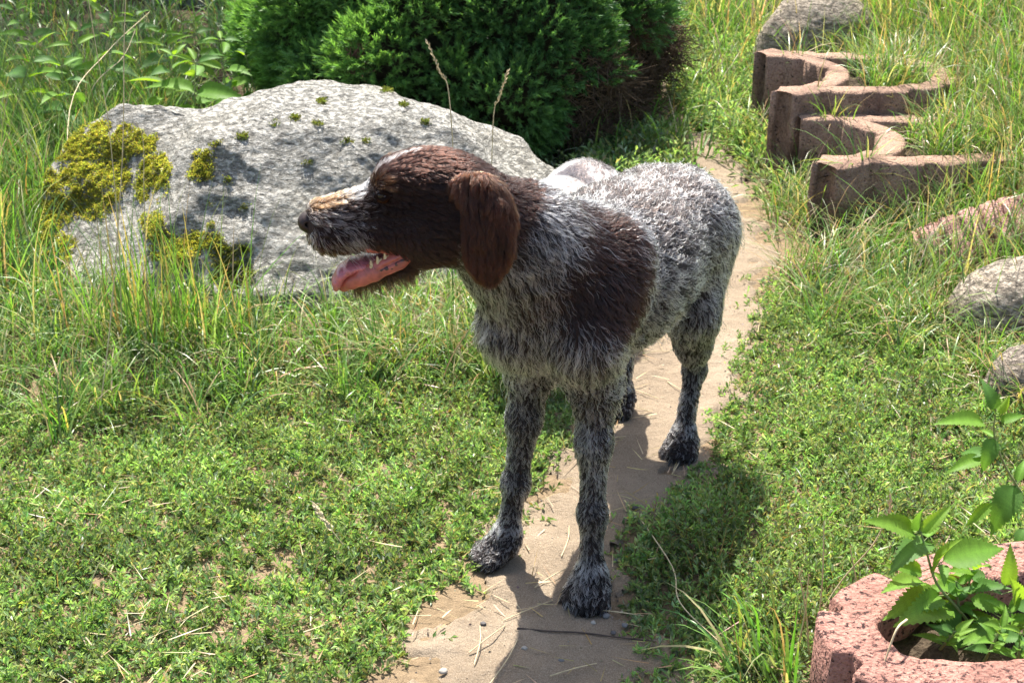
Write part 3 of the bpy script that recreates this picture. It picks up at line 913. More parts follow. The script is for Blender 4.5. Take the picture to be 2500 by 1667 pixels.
def dog_face():
    def put(name, b, h, mat, parent=dog, sm_=2):
        v, f = b.mesh(h, sm_)
        return add(name, new_mesh('dog_' + name, v - D_O, f, True, mat), parent)
    b = Blob()
    b.ell(H(752, 541), np.eye(3), (.0150, .0200, .0150), .006)
    b.ell(H(766, 534), np.eye(3), (.0130, .0165, .0110), .008)
    b.ell(H(762, 556), np.eye(3), (.0090, .0100, .0080), .008)
    for s in (1, -1):
        b.cone(H(745, 546, s * .0125), H(762, 552, s * .022), .0042, .0026, .003, None, 1, None, True)
    put('nose', b, .0016, shaded('nose_leather', (0.024, 0.014, 0.012), 0.45, 0.25, 0.3, 300))
    em = shaded('eye_amber', (0.030, 0.012, 0.005), 0.06, 0.4, 0.1)
    pm = shaded('eye_pupil', (0.003, 0.003, 0.003), 0.10, 0.35, 0.0)
    lm = shaded('eyelid_skin', (0.010, 0.005, 0.004), 0.8, 0.08)
    for s in (1, -1):
        b = Blob()
        b.ell(H(935, 479, s * .0400), np.eye(3), (.0110, .0115, .0110), .004)
        e = put('eye', b, .0016, em)
        b = Blob()
        b.ell(H(930, 478, s * .0490), np.eye(3), (.0052, .0035, .0052), .004)
        put('pupil', b, .001, pm, e)
        b = Blob()
        for dy, dz in ((-9, .0), (9, .0)):
            b.cone(H(917, 480 + dy * .2, s * .046), H(934, 479 + dy, s * .0505), .0026, .0030, .003)
            b.cone(H(934, 479 + dy, s * .0505), H(957, 477 + dy * .3, s * .048), .0030, .0026, .003)
        put('eyelid', b, .0014, lm, e)
    pink = shaded('tongue_pink', (0.42, 0.13, 0.14), 0.27, 0.55, 0.22, 260, 0.25)
    lipm = shaded('lip_pink', (0.34, 0.095, 0.072), 0.34, 0.5, 0.35, 70, 0.2)
    black = shaded('lip_black', (0.05, 0.022, 0.02), 0.4, 0.5, 0.3, 90)
    tooth = shaded('tooth_ivory', (0.50, 0.41, 0.22), 0.3, 0.5, 0.12, 200)
    b = Blob()
    ch = [(960, 632, .0, .0075, 2.6), (925, 634, .002, .0085, 2.7), (890, 640, .005, .0085, 2.8), (858, 648, .008, .0085, 2.8), (836, 663, .010, .0080, 2.7), (825, 682, .011, .0075, 2.5), (822, 700, .012, .0055, 2.3)]
    for c0, c1 in zip(ch[:-1], ch[1:]):
        b.cone(H(*c0[:3]), H(*c1[:3]), c0[3], c1[3], .008, YAX, c0[4])
    put('tongue', b, .0019, pink)
    for s in (1, -1):
        b = Blob()
        up = [(1000, 624, .036, .009), (972, 640, .038, .0095), (945, 652, .037, .0090), (915, 670, .034, .0085), (885, 682, .030, .0080), (858, 691, .024, .0075), (840, 697, .014, .0070), (834, 699, .0, .0065)]
        for c0, c1 in zip(up[:-1], up[1:]):
            b.cone(H(c0[0], c0[1], s * c0[2]), H(c1[0], c1[1], s * c1[2]), c0[3], c1[3], .008, YAX, .62)
        for x, y in ((975, 632), (952, 643), (930, 655), (905, 668)):
            b.cone(H(x + 12, y - 3, s * .0445), H(x - 12, y + 8, s * .042), .0020, .0020, .002, None, 1, None, True)
        for (x0, y0, b0), (x1, y1, b1) in zip(((1000, 616, .030), (960, 626, .031), (920, 645, .029), (880, 664, .024)), ((960, 626, .031), (920, 645, .029), (880, 664, .024), (848, 682, .016))):
            b.cone(H(x0, y0, s * b0), H(x1, y1, s * b1), .0065, .0065, .004)
        lp = put('lip', b, .0018, lipm)
        b = Blob()
        ed = [(995, 634, .0405), (970, 645, .0425), (945, 656, .0415), (920, 669, .038), (893, 681, .034)]
        for i, (c0, c1) in enumerate(zip(ed[:-1], ed[1:])):
            m = H((c0[0] + c1[0]) / 2, (c0[1] + c1[1]) / 2 + (4 if i % 2 else -3), s * (c0[2] + c1[2]) / 2)
            b.cone(H(c0[0], c0[1], s * c0[2]), m, .0030, .0026, .003)
            b.cone(m, H(c1[0], c1[1], s * c1[2]), .0026, .0030, .003)
        put('lip_edge', b, .0015, black, lp)
        b = Blob()
        b.cone(H(1003, 612, s * .030), H(948, 606, s * .030), .009, .008, .006)
        b.cone(H(948, 606, s * .030), H(900, 606, s * .026), .008, .007, .006)
        put('gum', b, .002, lipm)
        for x, y, ht, up_, bb in ((857, 684, 24, 1, .023), (908, 652, 22, 1, .0335), (924, 642, 22, 1, .0345), (942, 634, 22, 1, .0355), (938, 604, 18, -1, .0345), (957, 603, 22, -1, .035), (977, 606, 16, -1, .035)):
            b = Blob()
            b.cone(H(x, y, s * bb), H(x - 3, y - up_ * ht * .72, s * bb), .0038, .0014, .002)
            if ht > 15 and x > 900:
                b.cone(H(x + 9, y, s * bb), H(x + 7, y - up_ * ht * .45, s * bb), .0034, .0014, .002)
            put('tooth', b, .0012, tooth, dog, 1)
    # claws
    cm = shaded('claw_horn', (0.03, 0.025, 0.022), 0.4)
    for pr_pa, pr_to in CLAWS:
        b = Blob()
        b.cone(pr_pa, pr_to, .0038, .0012, .002)
        put('claw', b, .0012, cm, dog, 1)

CLAWS = []
for _pr in DOGB.p:
    if _pr[10] == 'paw' and _pr[4] in (.0135, .013):
        _t = unit((_pr[2] - _pr[1]) * np.array([1, 1, 0]))
        CLAWS.append((_pr[2] + _t * .009 - UP * .001, _pr[2] + _t * .021 - UP * .010))
dog_fur()
for _s in (1, -1):
    dog_ear(_s)
dog_face()
# ------------------------------------------------------------------ vegetation
LEAF = leaf_mat('weed_leaf', 0.48, 0.34, 0.5)
GRASSM = leaf_mat('grass_blade', 0.40, 0.38, 0.45)
NEEDLE = leaf_mat('spruce_needle', 0.40, 0.42, 0.4, (1.25, 1.25, 0.6))

_bxy = np.stack([BV[:, 0], BV[:, 1]], -1)
def _boulder_mask():
    res = 0.03
    keys = set()
    for x, y, z in BV[::3]:
        if z > 0.0:
            keys.add((int(math.floor(x / res)), int(math.floor(y / res))))
    return res, keys
_bres, _bkeys = _boulder_mask()
ROCKS = [(1.18, 3.12, .13, .08), (1.13, 2.78, .06, .05), (1.26, 3.36, .20, .07)]          # (cx, cy, rx, ry) of the smaller boulders
def blocked(xy, ring=True):
    out = np.array([(int(math.floor(x / _bres)), int(math.floor(y / _bres))) in _bkeys for x, y in xy], bool)
    for cx, cy, rx, ry in ROCKS:
        out |= ((xy[:, 0] - cx) / rx) ** 2 + ((xy[:, 1] - cy) / ry) ** 2 < 1
    if ring:
        for _, poly, _z in PL:
            c = poly.mean(0)
            q = c + (poly - c) * 1.42
            out |= inside(xy, q) & (xy[:, 0] < c[0] + 0.16)
    return out

def pick(r, n, cols, w):
    i = r.choice(len(cols), n, p=np.array(w) / sum(w))
    c = np.array(cols)[i]
    return c * (0.75 + 0.5 * r.random((n, 1))) * (1 + 0.10 * r.normal(size=(n, 3))).clip(0.7, 1.3)

GREENS = [(0.160, 0.265, 0.088), (0.220, 0.340, 0.115), (0.122, 0.195, 0.090), (0.30, 0.41, 0.16), (0.35, 0.39, 0.27)]
KNOT_C = GREENS + [(0.26, 0.24, 0.10), (0.38, 0.30, 0.16), (0.38, 0.20, 0.03)]
KNOT_W = [5, 5, 3.5, 3.5, 4, 1.6, 1.4, .14]

def knotgrass(name, roots, hgt, r, label, leaves=11, lsize=1.0):
    """mat-forming weed: branching wiry stems set with small narrow leaves"""
    n = len(roots)
    az = r.random(n) * 2 * math.pi
    el = np.clip(r.normal(0.95, 0.42, n), 0.12, 1.5)
    d = np.stack([np.cos(az) * np.cos(el), np.sin(az) * np.cos(el), np.sin(el)], -1)
    L = hgt * (0.7 + 0.6 * r.random(n))
    bend = np.stack([np.cos(az + 0.6 * r.normal(size=n)), np.sin(az), np.zeros(n)], -1) * (0.35 * r.random((n, 1)))
    def at(t):
        return roots + (d * t[:, None] + bend * (t * t)[:, None]) * L[:, None]
    V, F, C = [], [], []
    base = 0
    # stems
    side = unit(np.cross(d, r.normal(size=(n, 3))))
    wst = 0.0009
    rows = [at(np.full(n, q)) for q in (0.0, 0.5, 1.0)]
    sv = np.stack([rows[0] - side * wst, rows[0] + side * wst, rows[1] - side * wst, rows[1] + side * wst, rows[2]], 1)
    V.append(sv.reshape(-1, 3))
    o = np.arange(n)[:, None] * 5
    F.append((o + np.array([[0, 1, 3]])).reshape(-1, 3))
    F.append((o + np.array([[0, 3, 2]])).reshape(-1, 3))
    F.append((o + np.array([[2, 3, 4]])).reshape(-1, 3))
    stc = pick(r, n, [(0.16, 0.18, 0.06), (0.34, 0.25, 0.13), (0.22, 0.15, 0.07)], [2, 1.5, 1])
    C.append(np.repeat(stc, 5, 0))
    base = 5 * n
    tint = pick(r, n, KNOT_C[:5], KNOT_W[:5])
    patchy = (1 + 0.45 * fbm(roots * 6 + 8, 3) + 0.2 * r.normal(size=n)).clip(.5, 1.6)[:, None]
    for k in range(leaves):
        t = np.clip((k + 0.6 + 0.3 * r.normal(size=n)) / leaves, 0.08, 1.0)
        p = at(t)
        a2 = k * 2.4 + 6.28 * r.random(n)
        u = unit(np.cross(d, np.array([0.3, 0.2, 1.0])))
        w = np.cross(d, u)
        out = u * np.cos(a2)[:, None] + w * np.sin(a2)[:, None]
        ld = unit(out * 0.8 + d * (0.35 + 0.5 * t)[:, None] + np.array([0, 0, 0.18]))
        ll = (0.0095 + 0.0105 * r.random(n)) * lsize * (1.15 - 0.35 * t)
        lw = ll * (0.135 + 0.055 * r.random(n))
        sd = unit(np.cross(ld, unit(r.normal(size=(n, 3)) * 0.55 + np.array([0, 0, 1.0]))))
        nr = np.cross(sd, ld)
        tip = p + ld * ll[:, None] - np.array([0, 0, 1.0]) * (0.12 * ll)[:, None]
        mid = p + ld * (0.5 * ll)[:, None] + nr * (0.06 * ll)[:, None]
        lv = np.stack([p, mid - sd * lw[:, None] + nr * (0.3 * lw)[:, None], tip, mid + sd * lw[:, None] + nr * (0.3 * lw)[:, None]], 1)
        V.append(lv.reshape(-1, 3))
        o = base + np.arange(n)[:, None] * 4
        F.append((o + np.array([[0, 1, 2]])).reshape(-1, 3))
        F.append((o + np.array([[0, 2, 3]])).reshape(-1, 3))
        c = (pick(r, n, KNOT_C, KNOT_W) * 0.6 + tint * 0.4) * patchy
        C.append(np.repeat(c, 4, 0))
        base += 4 * n
    return add(name, new_mesh(name, np.concatenate(V), np.concatenate(F), False, LEAF, np.concatenate(C)), None, label, 'weeds', kind='stuff')

def blades(name, roots, L, W, az, lean, curl, col, r, label, cat='grass', seg=5, mat=None, parent=None):
    """grass: each blade a tapered, arching, slightly folded strip"""
    n = len(roots)
    h = np.stack([np.cos(az), np.sin(az), np.zeros(n)], -1)
    side = np.stack([-np.sin(az), np.cos(az), np.zeros(n)], -1)
    tw = r.normal(size=n) * 0.5
    V = np.zeros((n, 2 * seg + 1, 3))
    pos = roots.copy()
    ang = lean.copy()
    for i in range(seg + 1):
        t = i / seg
        w = W * (1.0 if i == 0 else (1 - t ** 2.2)) * 0.5
        sd = unit(side * np.cos(tw * t)[:, None] + np.array([0, 0, 1.0]) * np.sin(tw * t)[:, None])
        if i < seg:
            V[:, 2 * i] = pos - sd * w[:, None]
            V[:, 2 * i + 1] = pos + sd * w[:, None]
        else:
            V[:, 2 * i] = pos
        d = h * np.sin(ang)[:, None] + np.array([0, 0, 1.0]) * np.cos(ang)[:, None]
        pos = pos + d * (L / seg)[:, None]
        ang = np.minimum(ang + curl / seg * (0.4 + 1.2 * t), 2.7)
    zmin = ground_z(V[..., 0], V[..., 1]) + 0.004
    if parent is None:
        V[..., 2] = np.maximum(V[..., 2], zmin)
    k = 2 * seg + 1
    o = np.arange(n)[:, None] * k
    q = np.concatenate([o + np.array([[2 * i, 2 * i + 1, 2 * i + 3, 2 * i + 2]]) for i in range(seg - 1)])
    tr = o + np.array([[2 * seg - 2, 2 * seg - 1, 2 * seg]])
    cc = np.repeat(col, k, 0).reshape(n, k, 3)
    dry = (r.random(n) < 0.14)[:, None]
    for i in range(2 * seg - 3, k):
        cc[:, i] = np.where(dry, cc[:, i] * 0.5 + np.array((0.20, 0.15, 0.06)), cc[:, i])
    return add(name, new_mesh(name, V.reshape(-1, 3), [q, tr], True, mat or GRASSM, cc.reshape(-1, 3)), parent, label, None if parent else cat, kind='stuff')

GRASS_C = [(0.106, 0.212, 0.038), (0.153, 0.278, 0.052), (0.215, 0.33, 0.080), (0.092, 0.168, 0.056), (0.28, 0.33, 0.14)]
DRY_C = [(0.42, 0.32, 0.17), (0.33, 0.23, 0.11), (0.50, 0.42, 0.26)]

def scatter(r, n, x0, x1, y0, y1, dens):
    xy = np.stack([x0 + (x1 - x0) * r.random(n), y0 + (y1 - y0) * r.random(n)], -1)
    keep = r.random(n) < dens(xy)
    xy = xy[keep]
    return xy[~blocked(xy)]

def tufted(r, xy, per, spread):
    """tussocks: blades spring from shared crowns and lean outwards"""
    c = np.repeat(xy, per, 0)
    a = r.random(len(c)) * 2 * math.pi
    d = spread * np.sqrt(r.random(len(c)))
    return c + np.stack([np.cos(a), np.sin(a)], -1) * d[:, None], a + 0.5 * r.normal(size=len(c))

def on_ground(xy, dz=-0.004):
    return np.column_stack([xy, ground_z(xy[:, 0], xy[:, 1]) + dz])

def in_view(xy, m=0.25):
    d = xy[:, 1] * CP + CAM_H * SP
    return (np.abs(xy[:, 0]) < 0.36 * d + m)

def veg():
    r = np.random.default_rng(11)
    nz = lambda xy, s, o=0: fbm(np.column_stack([xy * s, np.full(len(xy), 3.3 + o)]), 3)
    # ---- knotgrass mats
    bare = [(*G(690, 1375)[:2], .030), (*G(645, 1410)[:2], .022), (*G(700, 1270)[:2], .02), (*G(1100, 1500)[:2], .05), (*G(950, 1330)[:2], .02), (*G(350, 1480)[:2], .02)]
    def dens(xy):
        p = path_signed(xy) + 0.05 * nz(xy, 7) + 0.02 * nz(xy, 22, 5)
        d = sm(-0.03, 0.05, p) * (0.85 + 0.45 * nz(xy, 5, 2)).clip(0.35, 1)
        for bx, by, br in bare:
            d = d * (0.12 + 0.88 * sm(br * 0.5, br * 1.8, np.hypot(xy[:, 0] - bx, (xy[:, 1] - by) * 0.8)))
        yl = np.where(xy[:, 0] < 0.1, 2.92 + 0.25 * xy[:, 0].clip(-2, 0), 3.35)
        d = d * sm(yl + 0.15, yl - 0.12, xy[:, 1] + 0.06 * nz(xy, 6, 9))
        return d * in_view(xy, 0.45)
    xy = scatter(r, 62000, -1.75, 1.75, 1.30, 3.4, dens)
    clump = np.exp(-(((xy[:, 0] - 0.42) / 0.14) ** 2 + ((xy[:, 1] - 2.14) / 0.20) ** 2)) + 0.8 * np.exp(-(((xy[:, 0] + 0.02) / 0.06) ** 2 + ((xy[:, 1] - 2.0) / 0.05) ** 2))
    h = (0.032 + 0.018 * nz(xy, 4, 1) + 0.014 * sm(2.0, 3.0, xy[:, 1]) + 0.016 * nz(xy, 13, 6)).clip(0.012, 0.09) + 0.055 * clump
    h = h * (0.45 + 0.55 * sm(0.0, 0.12, path_signed(xy)))
    left = xy[:, 0] < 0.17
    knotgrass('knotgrass', on_ground(xy[left]), h[left], r, 'low mat of small leaved green weeds left of the path, in front of the big boulder')
    knotgrass('knotgrass', on_ground(xy[~left]), h[~left], r, 'low mat of small leaved green weeds right of the path, partly in the dog\'s shadow')
    # sprigs strewn on the path edge
    xy = scatter(r, 2600, -0.5, 0.9, 1.6, 4.2, lambda q: 0.6 * sm(0.09, 0.0, np.abs(path_signed(q))) * sm(-.1, .25, nz(q, 9, 3)))
    knotgrass('path_sprigs', on_ground(xy), np.full(len(xy), 0.035), r, 'scattered weed sprigs along the edges of the sandy path', 9)
    xy = scatter(r, 5000, -0.05, 0.62, 2.95, 4.3, lambda q: sm(0.02, 0.08, path_signed(q) + 0.04 * nz(q, 9)) * (q[:, 0] < np.interp(q[:, 1], PATH[:, 1], PATH[:, 0])))
    knotgrass('path_weeds', on_ground(xy), np.full(len(xy), 0.05), r, 'low weeds between the boulder and the path, mostly hidden by the dog', 10, 1.3)
    # far mat beyond the dog along the path
    xy = scatter(r, 9000, 0.2, 1.0, 4.0, 6.4, lambda q: sm(0.0, 0.06, path_signed(q) + 0.05 * nz(q, 7)) * (q[:, 0] < 0.95))
    knotgrass('path_weeds', on_ground(xy), np.full(len(xy), 0.09), r, 'light green leafy weeds beside the far stretch of path', 10, 2.0)

    def grass(name, label, xy, az, Lm, Wm, lean, curl, dry=0.12, cat='grass', zoff=-0.004):
        n = len(xy)
        col = pick(r, n, GRASS_C + DRY_C, [3, 4, 2.5, 2, 1, dry * 8, dry * 5, dry * 5])
        L = Lm * (0.45 + 0.8 * r.random(n))
        W = Wm * (0.6 + 0.7 * r.random(n))
        ln = np.abs(lean + 0.28 * r.normal(size=n))
        cu = curl * (0.5 + 1.0 * r.random(n))
        return blades(name, on_ground(xy, zoff) if np.isscalar(zoff) else np.column_stack([xy, zoff]), L, W, az, ln, cu, col, r, label, cat)
    # ---- lush long grass before and beside the boulder
    def d_left(q):
        lim = 2.90 + 0.28 * q[:, 0].clip(-1.4, 0)
        return sm(lim - 0.22, lim + 0.12, q[:, 1] + 0.08 * nz(q, 5)) * (q[:, 1] < 3.6) * in_view(q, 0.6) * sm(0.22, 0.0, q[:, 0])
    xy = scatter(r, 1900, -2.2, 0.22, 2.45, 3.6, d_left)
    xy, az = tufted(r, xy, 9, 0.03)
    grass('meadow_grass', 'lush long grass arching in front of the big boulder', xy, az, 0.17, 0.0042, 0.45, 1.5, 0.10)
    xy = scatter(r, 900, -1.9, -0.95, 3.2, 5.0, lambda q: 1.0 * (q[:, 0] < -1.02 - 0.1 * (q[:, 1] - 3.6)))
    xy, az = tufted(r, xy, 9, 0.035)
    grass('meadow_grass', 'tall grass standing against the mossy end of the big boulder', xy, az, 0.30, 0.0052, 0.25, 1.0, 0.10)
    # tall tussock before the mossy face
    c = G(390, 850)[:2]
    xy = c + np.column_stack([0.10 * r.normal(size=230), 0.05 * r.normal(size=230)])
    grass('grass_tussock', 'tall upright tussock of bright grass before the boulder\'s moss', xy, r.random(230) * 6.28, 0.36, 0.0046, 0.12, 0.55, 0.18)
    # dry bent grass below the dog's throat
    xy = scatter(r, 260, -0.30, 0.12, 2.85, 3.25, lambda q: np.ones(len(q)))
    xy, az = tufted(r, xy, 8, 0.03)
    grass('dry_grass', 'bent tan and green grass under the dog\'s chin at the foot of the boulder', xy, az, 0.16, 0.0030, 0.7, 1.3, 0.75)
    # ---- background
    xy = scatter(r, 3600, -3.6, 0.6, 4.3, 7.9, lambda q: (0.58 + 0.35 * nz(q, 2)) * in_view(q, 0.8))
    xy, az = tufted(r, xy, 8, 0.05)
    grass('meadow_grass', 'deep shaded grass behind the big boulder', xy, az, 0.22, 0.0062, 0.4, 1.4, 0.06)
    xy = scatter(r, 1500, 0.25, 3.2, 5.2, 8.2, lambda q: in_view(q, 0.3) * sm(0.05, 0.2, path_signed(q)) * (0.7 + 0.3 * nz(q, 2)))
    xy, az = tufted(r, xy, 8, 0.05)
    grass('meadow_grass', 'tall yellowing grass behind the planter rings', xy, az, 0.36, 0.0062, 0.3, 1.0, 0.4)
    # ---- bank on the right
    xy = scatter(r, 2600, 1.05, 2.6, 3.0, 5.6, lambda q: in_view(q, 0.3) * sm(0.95, 1.3, q[:, 0] + 0.10 * (q[:, 1] - 3.4)))
    xy, az = tufted(r, xy, 8, 0.04)
    grass('bank_grass', 'long sunlit grass covering the bank to the right of the planter rings', xy, az, 0.27, 0.0046, 0.32, 1.2, 0.22)
    xy = scatter(r, 1000, 0.66, 1.6, 3.05, 4.6, lambda q: sm(0.02, 0.10, path_signed(q)) * (0.85 + 0.3 * nz(q, 4)) * (q[:, 0] - 0.72 > 0.0 - 0.0 * q[:, 1]))
    xy, az = tufted(r, xy, 11, 0.03)
    grass('bank_grass', 'drooping grass at the foot of the planter rings beside the path', xy, az - 0.4 * np.sin(az), 0.20, 0.0036, 0.45, 1.6, 0.30)
    xy = scatter(r, 420, 0.80, 1.5, 2.55, 3.15, lambda q: sm(0.0, 0.3, q[:, 0] - 0.62 - 0.55 * (3.2 - q[:, 1])))
    xy, az = tufted(r, xy, 9, 0.025)
    grass('bank_grass', 'flattened pale grass tussocks below the round stones on the right', xy, az, 0.16, 0.0034, 0.6, 1.7, 0.28)
    xy = scatter(r, 300, 0.50, 0.78, 4.2, 5.3, lambda q: sm(0.06, 0.14, path_signed(q)))
    xy, az = tufted(r, xy, 8, 0.03)
    grass('bank_grass', 'tangled grass against the hollow fronts of the planter rings', xy, az, 0.20, 0.0045, 0.4, 1.5, 0.35)
    # blades beside the near planter
    xy = np.array([G(1850, 1667)[:2]]) + np.column_stack([0.10 * r.random(60) - 0.04, 0.16 * r.random(60) - 0.08])
    grass('corner_grass', 'coarse grass blades against the near pink planter ring', xy, math.pi * (0.6 + 0.9 * r.random(60)), 0.20, 0.0050, 0.5, 1.3, 0.15)
    # single blades and dry litter among the low weeds
    xy = scatter(r, 900, -1.3, 1.3, 1.5, 3.1, lambda q: in_view(q, .1) * sm(0.02, 0.08, path_signed(q)) * (0.35 + 0.65 * sm(-.1, .4, nz(q, 4, 12))))
    grass('lawn_grass', 'single grass blades standing among the low weeds', xy, r.random(len(xy)) * 6.28, 0.085, 0.0030, 0.5, 1.2, 0.25)
    xy = scatter(r, 2600, -1.3, 1.3, 1.5, 3.2, lambda q: in_view(q, .1) * (0.25 + 0.75 * sm(0.0, .5, nz(q, 5, 22))))
    n = len(xy)
    blades('dry_litter', on_ground(xy, 0.012) + np.array([[0, 0, 1.0]]) * (0.022 * r.random((n, 1))) * (path_signed(xy) > 0.03)[:, None], 0.02 + 0.05 * r.random(n), 0.0014 + 0.0012 * r.random(n), r.random(n) * 6.28, np.full(n, 1.5) + 0.12 * r.normal(size=n), 0.2 * r.normal(size=n), pick(r, n, DRY_C, [1, 1, 1]), r, 'dry grass litter strewn through the weeds and over the path', 'litter', seg=3)
    # ---- grass in the two far rings
    for i, (lab, cnt, Lm) in enumerate((('grass growing inside the farthest planter ring', 700, .20), ('grass growing inside the nearer far planter ring', 1100, .18))):
        root, poly, z = PL[i]
        lo, hi = poly.min(0), poly.max(0)
        xy = lo + (hi - lo) * r.random((cnt * 4, 2))
        cc = poly.mean(0)
        xy = xy[inside(xy, poly) & inside(xy - np.array([0.07, 0]), poly) & inside(xy + np.array([0, 0.02]), poly) & inside(xy - np.array([0, 0.02]), poly)][:cnt]
        grass('ring_grass', lab, xy, r.random(len(xy)) * 6.28, Lm, 0.0042, 0.5, 1.4, 0.2, zoff=np.full(len(xy), z))
veg()

# ------------------------------------------------------------------ moss on the boulder
def moss():
    r = np.random.default_rng(31)
    vn = vnormals(BV, BF)
    d = BV - np.array([0, 0, CAM_H])
    zc = d[:, 1] * CP - d[:, 2] * SP
    sx = 1250 + FPX * d[:, 0] / zc
    sy = 833.5 + FPX * (-(d[:, 1] * SP + d[:, 2] * CP)) / zc
    front = (vn * d).sum(1) < 0
    nz = fbm(BV * 16, 4)
    w = np.zeros(len(BV))
    spots = [(230, 400, 95, 95), (215, 470, 60, 70), (320, 350, 60, 45), (130, 500, 55, 90), (165, 300, 50, 30), (370, 440, 45, 60), (492, 405, 35, 38), (430, 610, 75, 60), (520, 590, 40, 30), (560, 650, 55, 70), (130, 600, 60, 50), (380, 560, 40, 40)]
    for x, y, a, b in spots:
        q = ((sx - x) / a) ** 2 + ((sy - y) / b) ** 2 + 0.9 * nz
        w = np.maximum(w, sm(1.0, 0.55, q))
    for x, y in ((365, 248), (785, 250), (945, 222), (985, 255), (720, 290), (530, 352), (555, 440), (600, 505), (515, 552), (512, 495), (895, 345), (847, 345), (750, 398), (775, 302), (300, 330), (590, 335), (670, 300), (1040, 300)):
        q = ((sx - x) / 11) ** 2 + ((sy - y) / 7) ** 2 + 0.4 * nz
        w = np.maximum(w, 0.8 * sm(1.0, 0.5, q))
    w = np.where(front, w, 0) * (0.25 + 0.75 * sm(-0.25, 0.2, fbm(BV * 45, 2)))
    n = 42000
    p, nr = sample_surface(BV, BF, n, r, w)
    lump = np.maximum(0, fbm(p * 55, 2) + 0.5)
    L = 0.0025 + 0.0045 * r.random(n) + 0.002 * lump
    dd = unit(nr + 0.75 * r.normal(size=(n, 3)) + np.array([0, 0, 0.3]))
    sd = unit(np.cross(dd, r.normal(size=(n, 3))))
    p = p + nr * (0.004 * lump - 0.001)[:, None]
    W = 0.0016 + 0.001 * r.random(n)
    v = np.stack([p - sd * W[:, None] * 0.5, p + dd * (0.5 * L)[:, None] + sd * W[:, None], p + dd * L[:, None], p + dd * (0.45 * L)[:, None] - sd * W[:, None]], 1).reshape(-1, 3)
    o = np.arange(n)[:, None] * 4
    f = np.concatenate([o + np.array([[0, 1, 2]]), o + np.array([[0, 2, 3]])])
    dark = (sm(-0.2, 0.5, fbm(p * 9 + 4, 2)) * 0.5)[:, None]
    c = pick(r, n, [(0.40, 0.37, 0.075), (0.50, 0.46, 0.12), (0.25, 0.26, 0.050)], [3, 2, 1.5]) * (1 - dark * 0.6)
    tint_s = sm(-.78, -.66, p[:, 0])[:, None]          # the small cushions towards the right are old and dark
    c = c * (1 - 0.62 * tint_s * np.array([[1, .9, .8]]))
    org = np.array(boulder.location)
    add('moss', new_mesh('moss', v - org, f, False, LEAF, np.repeat(c, 4, 0)), boulder, 'yellow green moss cushions', kind='stuff')
moss()

